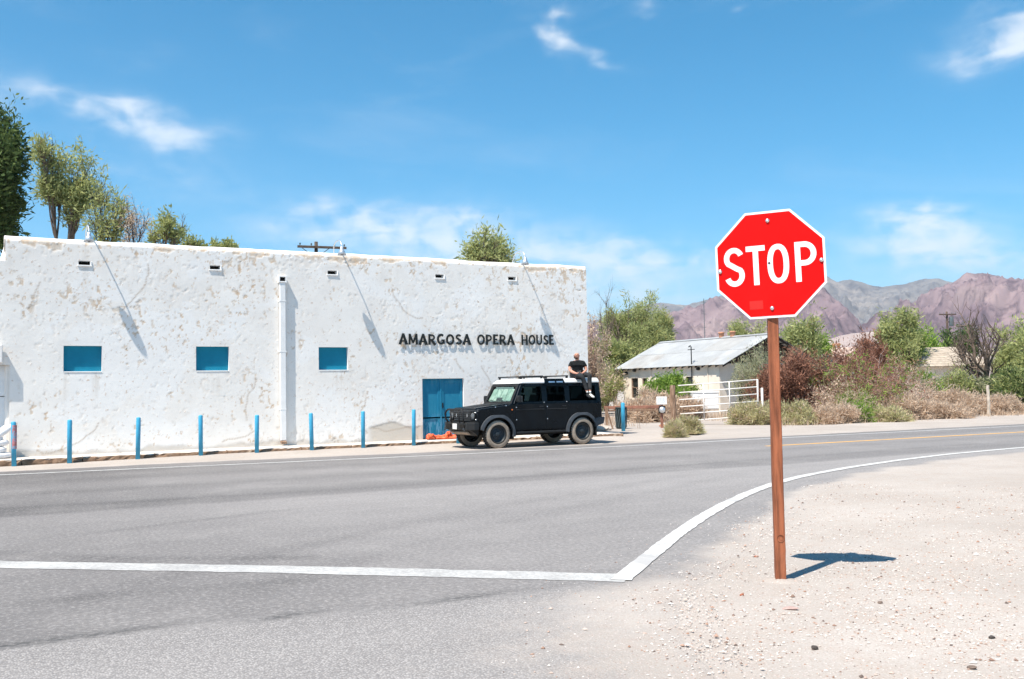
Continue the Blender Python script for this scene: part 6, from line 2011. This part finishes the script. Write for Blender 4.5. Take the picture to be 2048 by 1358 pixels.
G1 = 'trees behind the opera house'
plant('tamarisk_tree', 'tall dense dark green tree at the far left behind the opera house', 'tree', (1.2, 58.5), TREE, 101, 16.4, 4.6, M['leaf_dark'], M['bark_dark'], per=17, spread=0.30, ll=0.30, lw=0.050, up=0.0, stems=4, stem_ang=24, r0=0.17, group=G1, lift=6.5, gap=0.28, gscale=1.60)
plant('tamarisk_tree', 'tall yellow-green feathery tree, second from the left behind the opera house', 'tree', (4.7, 56.8), LACY, 102, 15.2, 2.7, M['leaf_tam'], M['bark'], per=8, spread=0.20, ll=0.26, lw=0.034, up=0.0, stems=5, stem_ang=22, r0=0.11, group=G1, lift=7.6, flare=0.4, gap=0.36, gscale=2.20)
plant('bare_tree', 'half-bare brown twiggy tree right of the tall feathery tree', 'tree', (6.5, 53.5), BARE, 103, 12.5, 2.9, M['leaf_olive'], M['bark_dark'], per=1, spread=0.12, ll=0.24, lw=0.03, up=0.0, stems=5, stem_ang=24, r0=0.075, group=G1, lift=7.8, flare=0.4)
plant('bare_tree', 'slim bare tree standing right of the brown twiggy tree above the parapet', 'tree', (7.5, 51.9), BARE, 104, 11.5, 2.0, M['leaf_tan'], M['bark_dark'], per=1, spread=0.08, ll=0.14, lw=0.015, up=0.0, stems=3, stem_ang=22, r0=0.05, group=G1, lift=8.0)
plant('tamarisk_tree', 'small feathery olive tree showing above the parapet between lamp and crossarm', 'tree', (8.9, 52.2), LACY, 105, 11.0, 2.0, M['leaf_olive'], M['bark'], per=2, spread=0.14, ll=0.24, lw=0.034, up=0.0, stems=4, stem_ang=26, r0=0.065, group=G1, lift=7.8, flare=0.5, gap=0.60, gscale=2.40)
plant('tamarisk_tree', 'little green treetop just peeping over the parapet, right of the small olive tree', 'tree', (10.8, 53.4), LACY, 106, 9.8, 1.1, M['leaf_olive'], M['bark'], per=2, spread=0.12, ll=0.22, lw=0.034, up=0.0, stems=4, stem_ang=24, r0=0.05, group=G1, lift=7.8, gap=0.60, gscale=2.40)
plant('tamarisk_tree', 'wisp of twigs peeping over the parapet left of the crossarm', 'tree', (12.3, 52.6), LACY, 107, 9.65, 1.5, M['leaf_olive'], M['bark'], per=3, spread=0.1, ll=0.2, lw=0.03, up=0.0, stems=3, stem_ang=24, r0=0.05, group=G1, lift=7.8)
plant('tamarisk_tree', 'round olive treetop rising over the parapet near the right-hand lamp', 'tree', (25.5, 48.7), TREE, 108, 10.5, 3.2, M['leaf_tam'], M['bark'], per=3, spread=0.2, ll=0.26, lw=0.034, up=0.1, stems=5, stem_ang=28, r0=0.09, group=G1, lift=6.8, gap=0.45, gscale=2.20)

G2 = 'trees and brush beside the tin-roofed house'
plant('tamarisk_tree', 'large yellow-green tamarisk between the opera house and the tin roof', 'tree', (48.6, 66.7), TREE, 110, 8.6, 6.2, M['leaf_tam'], M['bark'], per=20, spread=0.2, ll=0.30, lw=0.032, stems=4, stem_ang=16, r0=0.16, group=G2, gap=0.36, gscale=1.60)
plant('tamarisk_tree', 'bushy olive growth low against the left end of the tin-roofed house', 'tree', (40.7, 59.7), TREE, 111, 5.2, 4.2, M['leaf_olive'], M['bark'], per=30, spread=0.2, ll=0.28, lw=0.032, stems=5, stem_ang=20, r0=0.10, group=G2, gap=0.40, gscale=1.00)
plant('tamarisk_tree', 'green-topped tamarisk rising behind the left end of the tin roof', 'tree', (51.6, 67.3), TREE, 112, 7.6, 2.8, M['leaf_tam'], M['bark'], per=24, spread=0.2, ll=0.3, lw=0.032, stems=3, stem_ang=12, r0=0.12, group=G2, gap=0.45, gscale=1.00)
plant('dead_tree', 'bare dead tree with thin branches above the large tamarisk', 'tree', (44.7, 64.3), BARE, 113, 9.6, 4.4, None, M['bark'], per=0, stems=3, stem_ang=10, r0=0.12, group=G2)
plant('dead_shrub', 'leafless reddish shrub just past the right corner of the opera house', 'shrub', (33.3, 50.2), BARE, 114, 6.0, 2.0, M['leaf_tan'], M['twig_brown'], per=1, spread=0.1, ll=0.16, lw=0.03, stems=6, stem_ang=14, r0=0.05, group=G2)
plant('shrub', 'dry brown-green brush at the right corner of the opera house behind the SUV', 'shrub', (36.2, 54.0), BUSH, 115, 3.4, 3.4, M['leaf_olive'], M['twig_brown'], per=15, spread=0.16, ll=0.22, lw=0.026, stems=14, stem_ang=30, r0=0.03, group=G2, names=('stems', 'foliage'), leaf2=(M['leaf_tan'], 0.4, 8, 'dry_foliage'))
plant('shrub', 'bright green bush in front of the tin-roofed house windows', 'shrub', (34.3, 44.4), BUSH, 116, 2.15, 2.3, M['leaf_green'], M['twig_brown'], per=18, spread=0.15, ll=0.20, lw=0.029, stems=16, stem_ang=34, r0=0.025, group=G2, names=('stems', 'foliage'))
plant('shrub', 'bright green bush half hidden by the gate, below the meter box', 'shrub', (35.3, 43.6), BUSH, 117, 1.75, 1.5, M['leaf_green'], M['twig_brown'], per=15, spread=0.12, ll=0.18, lw=0.026, stems=10, stem_ang=30, r0=0.02, group=G2, names=('stems', 'foliage'), leaf2=(M['leaf_straw'], 0.4, 8, 'pale_foliage'))
for i, (xy, h_, w_, lab) in enumerate([((31.2, 41.3), 1.35, 2.6, 'dry tan brush behind the low rail barrier'), ((29.2, 39.6), 0.95, 2.4, 'low dry brown brush between rail barrier and timber gate post'),
                                       ((32.3, 40.3), 0.95, 1.8, 'dry straw-coloured clump seen through the left of the gate')]):
    plant('dry_brush', lab, 'shrub', xy, BUSH, 120 + i, h_, w_, M['leaf_tan'], M['twig_brown'], per=16, spread=0.1, ll=0.20, lw=0.017, up=0.3, stems=16, stem_ang=35, r0=0.014, group='dry brush by the gate', names=('stems', 'foliage'))
for i, (xy, h_, w_, lab) in enumerate([((20.75, 26.5), 0.45, 0.55, 'smaller straw-green desert shrub at the road edge'), ((22.7, 28.1), 0.55, 0.95, 'larger straw-green desert shrub in front of the timber gate post'),
                                       ((30.05, 32.9), 0.85, 1.9, 'brownish green low shrub inside the right end of the gate')]):
    plant('desert_shrub', lab, 'shrub', xy, BUSH, 130 + i, h_, w_, M['leaf_straw'], M['twig_pale'], per=10, spread=0.035 if i < 2 else 0.08, ll=0.11 if i < 2 else 0.14, lw=0.007 if i < 2 else 0.012, up=0.5, stems=26, stem_ang=38, r0=0.006, group='straw-green shrubs near the road', names=('stems', 'foliage'), leaf2=(M['leaf_tan'], 0.35, 6, 'dry_foliage'))

G3 = 'dead tamarisk thicket right of the stop sign'
plant('twiggy_shrub', 'pale grey-green twiggy shrub against the gable of the tin-roofed house', 'shrub', (36.6, 39.4), BUSH, 140, 3.7, 3.0, M['leaf_greygreen'], M['twig_grey'], per=6, spread=0.12, ll=0.16, lw=0.017, stems=18, stem_ang=28, r0=0.028, group=G3, names=('stems', 'foliage'))
plant('dead_tamarisk', 'dark rust-brown dead tamarisk mass just right of the sign post', 'shrub', (34.2, 35.2), BUSH, 141, 2.9, 2.7, M['leaf_rust'], M['twig_red'], per=15, spread=0.12, ll=0.20, lw=0.020, stems=18, stem_ang=32, r0=0.03, group=G3, names=('stems', 'foliage'))
plant('dead_tamarisk', 'second rust-brown dead tamarisk, taller, left of the tangled pale branches', 'shrub', (37.0, 36.6), BUSH, 142, 3.3, 2.8, M['leaf_rust'], M['twig_pale'], per=9, spread=0.12, ll=0.20, lw=0.020, stems=18, stem_ang=30, r0=0.03, group=G3, names=('stems', 'foliage'), leaf2=(M['leaf_greygreen'], 0.25, 6, 'grey_foliage'))
plant('dead_tamarisk', 'upright rust-brown plume below the distant clay chimney pots', 'shrub', (46.4, 40.6), BUSH, 143, 4.2, 1.9, M['leaf_rust'], M['twig_brown'], per=16, spread=0.12, ll=0.22, lw=0.020, up=0.5, stems=12, stem_ang=14, r0=0.03, group=G3, names=('stems', 'foliage'))
plant('dead_tamarisk', 'rust-brown clump on the crest of the thicket right of the pale branches', 'shrub', (42.6, 38.6), BUSH, 144, 3.6, 2.6, M['leaf_rust'], M['twig_red'], per=10, spread=0.12, ll=0.2, lw=0.020, stems=14, stem_ang=24, r0=0.03, group=G3, names=('stems', 'foliage'))
plant('tangled_shrub', 'big tangle of pale bleached branches in the middle of the thicket', 'shrub', (37.4, 33.6), TANGLE, 145, 2.9, 4.8, M['leaf_rust'], M['twig_red'], per=2, spread=0.10, ll=0.18, lw=0.017, stems=40, stem_ang=45, r0=0.032, group=G3, names=('stems', 'foliage'), leaf2=(M['leaf_green'], 0.16, 8, 'green_foliage'))
plant('tangled_shrub', 'spreading pinkish-grey bare branches at the right end of the thicket', 'shrub', (42.4, 35.6), TANGLE, 146, 3.0, 5.0, M['leaf_rust'], M['twig_pale'], per=2, spread=0.10, ll=0.16, lw=0.017, stems=40, stem_ang=45, r0=0.03, group=G3, names=('stems', 'foliage'))
plant('shrub', 'green sprouting bush in front of the tangled pale branches', 'shrub', (35.6, 32.1), BUSH, 147, 1.15, 2.3, M['leaf_green'], M['twig_pale'], per=8, spread=0.10, ll=0.15, lw=0.017, stems=16, stem_ang=40, r0=0.014, group=G3, names=('stems', 'foliage'), leaf2=(M['leaf_tan'], 0.5, 7, 'dry_foliage'))
plant('shrub', 'bright green bush at the right end of the thicket by the brown stump', 'shrub', (48.6, 39.2), BUSH, 148, 2.0, 2.9, M['leaf_green'], M['twig_brown'], per=15, spread=0.14, ll=0.20, lw=0.029, stems=16, stem_ang=34, r0=0.02, group=G3, names=('stems', 'foliage'))
plant('shrub', 'olive bush in front of the board-roofed house', 'shrub', (50.6, 38.3), BUSH, 149, 2.5, 2.0, M['leaf_olive'], M['twig_grey'], per=3, spread=0.14, ll=0.20, lw=0.023, stems=14, stem_ang=22, r0=0.025, group=G3, names=('stems', 'foliage'))
low = [((31.2, 31.6), 0.8, 1.7, 'straw', 'straw-coloured brush at the road edge right behind the sign post'),
       ((32.6, 30.6), 0.65, 1.6, 'tan', 'low tan brush at the road edge below the rust-brown tamarisk'),
       ((33.9, 30.5), 0.60, 0.8, 'green', 'small bright green plant at the road edge below the thicket'),
       ((35.6, 30.4), 0.45, 1.6, 'straw', 'low straw-green brush along the road edge under the tangle'),
       ((37.9, 31.5), 0.95, 2.0, 'tan', 'dry tan brush left of the brown stump post'),
       ((39.9, 31.1), 0.60, 2.4, 'tan', 'dry tan brush in front of the brown stump post'),
       ((42.3, 32.2), 1.15, 2.2, 'tan', 'dry tan brush directly left of the pale bleached post'),
       ((46.0, 32.6), 0.85, 2.6, 'tan', 'dry tan brush at the right edge of the photo past the pale post'),
       ((48.6, 31.4), 0.6, 1.6, 'straw', 'greenish low brush at the far right edge by the road')]
for i, (xy, h_, w_, k_, lab) in enumerate(low):
    plant('dry_brush', lab, 'shrub', xy, BUSH, 160 + i, h_, w_, M[dict(straw='leaf_straw', tan='leaf_tan', green='leaf_green')[k_]], M['twig_pale'], per=13, spread=0.08, ll=0.16, lw=0.014, up=0.35, stems=22, stem_ang=40, r0=0.010, group='low brush along the far road edge', names=('stems', 'foliage'), leaf2=(M['leaf_tan'], 0.35, 7, 'dry_foliage') if k_ != 'tan' else None)
G4 = 'distant trees below the mountains'
far_t = [((55.2, 55.1), 6.5, 2.6, 'leaf_tam', 'light green tree rising directly behind the stop sign post'), ((60.5, 60.0), 6.2, 2.4, 'leaf_green', 'fresh green tree just right of the stop sign post'),
         ((72.1, 80.0), 8.1, 1.7, 'leaf_tam', 'left one of two tiny trees above the tin roof ridge'), ((73.4, 79.4), 7.9, 1.6, 'leaf_tam', 'right one of two tiny trees above the tin roof ridge'),
         ((62.4, 52.3), 6.9, 2.3, 'leaf_tam', 'tall yellow-green tree above the rust-brown brush on the right'), ((65.6, 53.4), 5.8, 3.6, 'leaf_green', 'rounded green tree left of the board-roofed house'),
         ((68.6, 54.2), 5.2, 3.0, 'leaf_green', 'lower green tree touching the left slope of the board roof'), ((75.5, 56.4), 6.2, 2.4, 'leaf_dark', 'small dark green tree right of the distant utility pole'),
         ((67.2, 46.0), 5.5, 2.2, 'leaf_tam', 'green tree at the right edge behind the dead tree'), ((64.2, 42.2), 4.4, 2.0, 'leaf_olive', 'olive tree cut off by the right edge of the photo')]
for i, (xy, h_, w_, lm, lab) in enumerate(far_t):
    plant('tree', lab, 'tree', xy, TREE, 180 + i, h_, w_, M[lm], M['bark'], per=11, spread=0.26, ll=0.32, lw=0.042, stems=4, stem_ang=18, r0=0.13, group=G4, flare=0.7, gap=0.42, gscale=1.8)
plant('dead_tree', 'dead tree with a stout dark trunk and bare branches at the right', 'tree', (53.6, 38.6), BARE, 195, 6.4, 5.0, None, M['bark'], per=0, stems=3, stem_ang=16, r0=0.20, group=G4)
plant('shrub', 'dark green shrub at the right edge beyond the pale bleached post', 'shrub', (52.2, 35.3), BUSH, 196, 2.3, 2.4, M['leaf_dark'], M['twig_grey'], per=8, spread=0.16, ll=0.24, lw=0.029, stems=14, stem_ang=24, r0=0.03, group=G4, names=('stems', 'foliage'), leaf2=(M['leaf_olive'], 0.5, 10, 'olive_foliage'))
plant('shrub', 'grey-green shrub at the foot of the dead dark-trunked tree', 'shrub', (52.4, 37.4), BUSH, 197, 1.7, 3.4, M['leaf_greygreen'], M['twig_grey'], per=14, spread=0.14, ll=0.2, lw=0.023, stems=14, stem_ang=34, r0=0.02, group=G4, names=('stems', 'foliage'), leaf2=(M['leaf_dark'], 0.4, 9, 'dark_foliage'))

# dry grass among the brush (uncountable)
rs = np.random.RandomState(77)
n = 26000
gx_ = rs.uniform(19.5, 62, n)
gy_ = rs.uniform(27.0, 46, n)
dn_ = fbm(gx_ * 0.5, gy_ * 0.5, 4, 81)
ylim = np.interp(gx_, [19.5, 27, 29.5, 32, 45, 62], [35.0, 33.2, 30.8, 29.9, 30.5, 31.2])
okm = (gy_ > ylim + rs.normal(0, 0.5, n)) & (dn_ > 0.42 + 0.15 * (gx_ < 29)) & ~((gx_ > 27.5) & (gx_ < 31.5) & (gy_ > 33) & (gy_ < 42))
gx_, gy_ = gx_[okm], gy_[okm]
m_ = len(gx_)
h_ = rs.uniform(0.10, 0.42, m_)
an_ = rs.uniform(0, 6.28, m_)
ld = rs.uniform(0.0, 0.16, m_)
p_ = np.stack([gx_, gy_, ground_z(gx_, gy_)], 1)
sd = np.stack([np.cos(an_), np.sin(an_), 0 * an_], 1) * 0.014
tp = p_ + np.stack([np.cos(an_ + 1.3) * ld, np.sin(an_ + 1.3) * ld, h_], 1)
V = np.stack([p_ - sd, p_ + sd, tp], 1).reshape(-1, 3)
dg = obj_raw('dry_grass', V, np.arange(m_ * 3).reshape(-1, 3), M['leaf_tan'], tint=rs.rand(m_))
stuff(dg)
dg['label'] = 'thin dry tan grass scattered among the brush'
dg['category'] = 'grass'

# ------------------------------------------------------------------ stones and gravel
stones = [((4.78, 4.73), (0.034, 0.026, 0.020), 'rock_dark', 'dark stone lying nearest the camera below the sign post'),
          ((5.48, 5.66), (0.075, 0.040, 0.016), 'rock_pink', 'flat pinkish stone just in front of the sign post'),
          ((5.52, 6.23), (0.022, 0.018, 0.014), 'rock_red', 'small reddish stone left of the foot of the sign post'),
          ((4.94, 6.55), (0.026, 0.018, 0.012), 'rock_brown', 'small brown stone right of the corner of the stop line'),
          ((5.95, 4.31), (0.030, 0.022, 0.014), 'rock_dark', 'dark stone at the lower right of the gravel'),
          ((6.20, 5.44), (0.024, 0.020, 0.015), 'rock_brown', 'small brown stone below the sign shadow'),
          ((6.87, 7.53), (0.026, 0.020, 0.014), 'rock_red', 'small red stone left of the post, level with the sign shadow'),
          ((5.22, 3.92), (0.040, 0.026, 0.014), 'rock_brown', 'flat grey-brown stone near the bottom right corner')]
for i, ((x_, y_), sz, mk, lab) in enumerate(stones):
    rock('stone', (x_, y_, sz[2] * 0.45 + float(ground_z(np.array(x_), np.array(y_)))), sz, M[mk], 200 + i, lab, 'stone', 'stones lying on the gravel')

rs = np.random.RandomState(99)
base_v = np.array([(1, 0, 0), (-1, 0, 0), (0, 1, 0), (0, -1, 0), (0, 0, 1), (0, 0, -0.6)], float)
base_f = np.array([(0, 2, 4), (2, 1, 4), (1, 3, 4), (3, 0, 4), (2, 0, 5), (1, 2, 5), (3, 1, 5), (0, 3, 5)])
n = 110000
d_ = 3.0 + 15 * rs.rand(n) ** 1.9
a_ = np.radians(rs.uniform(20, 66, n))
px_, py_ = d_ * np.sin(a_), d_ * np.cos(a_)
dn_ = -seg_dist(px_, py_, NEAR)
cl_ = fbm(px_ * 1.4, py_ * 1.4, 3, 91)
okm = (dn_ < 0.35 * (cl_ - 0.5) * 2) & (rs.rand(n) < np.clip((cl_ - 0.25) * 2.2, 0.12, 1)) | ((dn_ < 0.9) & (rs.rand(n) < 0.05))
px_, py_ = px_[okm], py_[okm]
n = len(px_)
sz = 0.0028 + 0.0026 * rs.gamma(1.15, 1.0, n)
sz = np.minimum(sz, 0.02)
rot = rs.uniform(0, 6.28, n)
sc3 = np.stack([sz * rs.uniform(0.8, 1.5, n), sz * rs.uniform(0.7, 1.1, n), sz * rs.uniform(0.45, 0.9, n)], 1)
Vb = base_v[None] * (1 + rs.normal(0, 0.18, (n, 6, 3))) * sc3[:, None, :]
c_, s_ = np.cos(rot)[:, None], np.sin(rot)[:, None]
X_ = Vb[..., 0] * c_ - Vb[..., 1] * s_ + px_[:, None]
Y_ = Vb[..., 0] * s_ + Vb[..., 1] * c_ + py_[:, None]
z0 = np.maximum(ground_z(px_, py_), np.where(-seg_dist(px_, py_, NEAR) > -0.7, 0.006, -1))
Z_ = Vb[..., 2] + z0[:, None] + sc3[:, 2:3] * 0.35
V = np.stack([X_, Y_, Z_], -1).reshape(-1, 3)
F = (base_f[None] + (np.arange(n) * 6)[:, None, None]).reshape(-1, 3)
gm_, gt_, gb_ = new_mat('gravel_pebbles')
tn = gt_.attr('tint')
cr_ = gt_.n('ShaderNodeValToRGB')
gt_.put(cr_.inputs[0], tn)
els = cr_.color_ramp.elements
els[0].position, els[0].color = 0.0, (0.13, 0.095, 0.08, 1)
els[1].position, els[1].color = 1.0, (0.66, 0.61, 0.57, 1)
for pos_, col_ in ((0.05, (0.16, 0.12, 0.105, 1)), (0.12, (0.34, 0.20, 0.14, 1)), (0.24, (0.46, 0.33, 0.27, 1)), (0.45, (0.52, 0.46, 0.41, 1))):
    q_ = els.new(pos_)
    q_.color = col_
gt_.t.links.new(cr_.outputs[0], gb_.inputs['Base Color'])
gb_.inputs['Roughness'].default_value = 0.95
gb_.inputs['Specular IOR Level'].default_value = 0.1
gv = obj_raw('gravel', V, F, gm_, tint=np.repeat(rs.rand(n), 8))
stuff(gv)
gv['label'] = 'loose pale and reddish gravel on the roadside'
gv['category'] = 'gravel'

# ------------------------------------------------------------------ desert air
hz = MB().box(-7000, 9000, -7000, 9000, -3.0, 900.0).build('haze')
hm = bpy.data.materials.new('thin_desert_haze')
hm.use_nodes = True
ht = NT(hm.node_tree)
for nd in list(hm.node_tree.nodes):
    hm.node_tree.nodes.remove(nd)
hv = ht.n('ShaderNodeVolumePrincipled')
hv.inputs['Color'].default_value = (0.86, 0.90, 0.97, 1)
hv.inputs['Density'].default_value = 0.00007
hv.inputs['Anisotropy'].default_value = 0.2
ho = ht.n('ShaderNodeOutputMaterial')
ht.t.links.new(hv.outputs[0], ho.inputs['Volume'])
hz.data.materials.append(hm)
stuff(hz)

# a few more pale dead branches lying out of the thicket
for i, (xy, h_, w_, lab) in enumerate([((39.6, 36.4), 3.2, 3.6, 'tall sprawl of reddish dead twigs in the middle of the thicket'),
                                       ((45.0, 38.4), 3.0, 3.2, 'tall sprawl of reddish dead twigs left of the board roof'),
                                       ((35.2, 33.2), 1.9, 3.2, 'low sprawl of bleached dead twigs just right of the sign post'),
                                       ((40.4, 33.4), 2.1, 3.6, 'low sprawl of bleached dead twigs left of the brown stump'),
                                       ((44.8, 36.6), 2.4, 3.0, 'bare bleached shrub in front of the board-roofed house')]):
    plant('tangled_shrub', lab, 'shrub', xy, TANGLE, 230 + i, h_, w_, M['leaf_rust'] if i < 2 else M['leaf_tan'], M['twig_red'] if i < 3 else M['twig_pale'], per=5 if i < 2 else 2, spread=0.08, ll=0.14, lw=0.018, stems=28, stem_ang=48, r0=0.022, group=G3, names=('stems', 'foliage'))
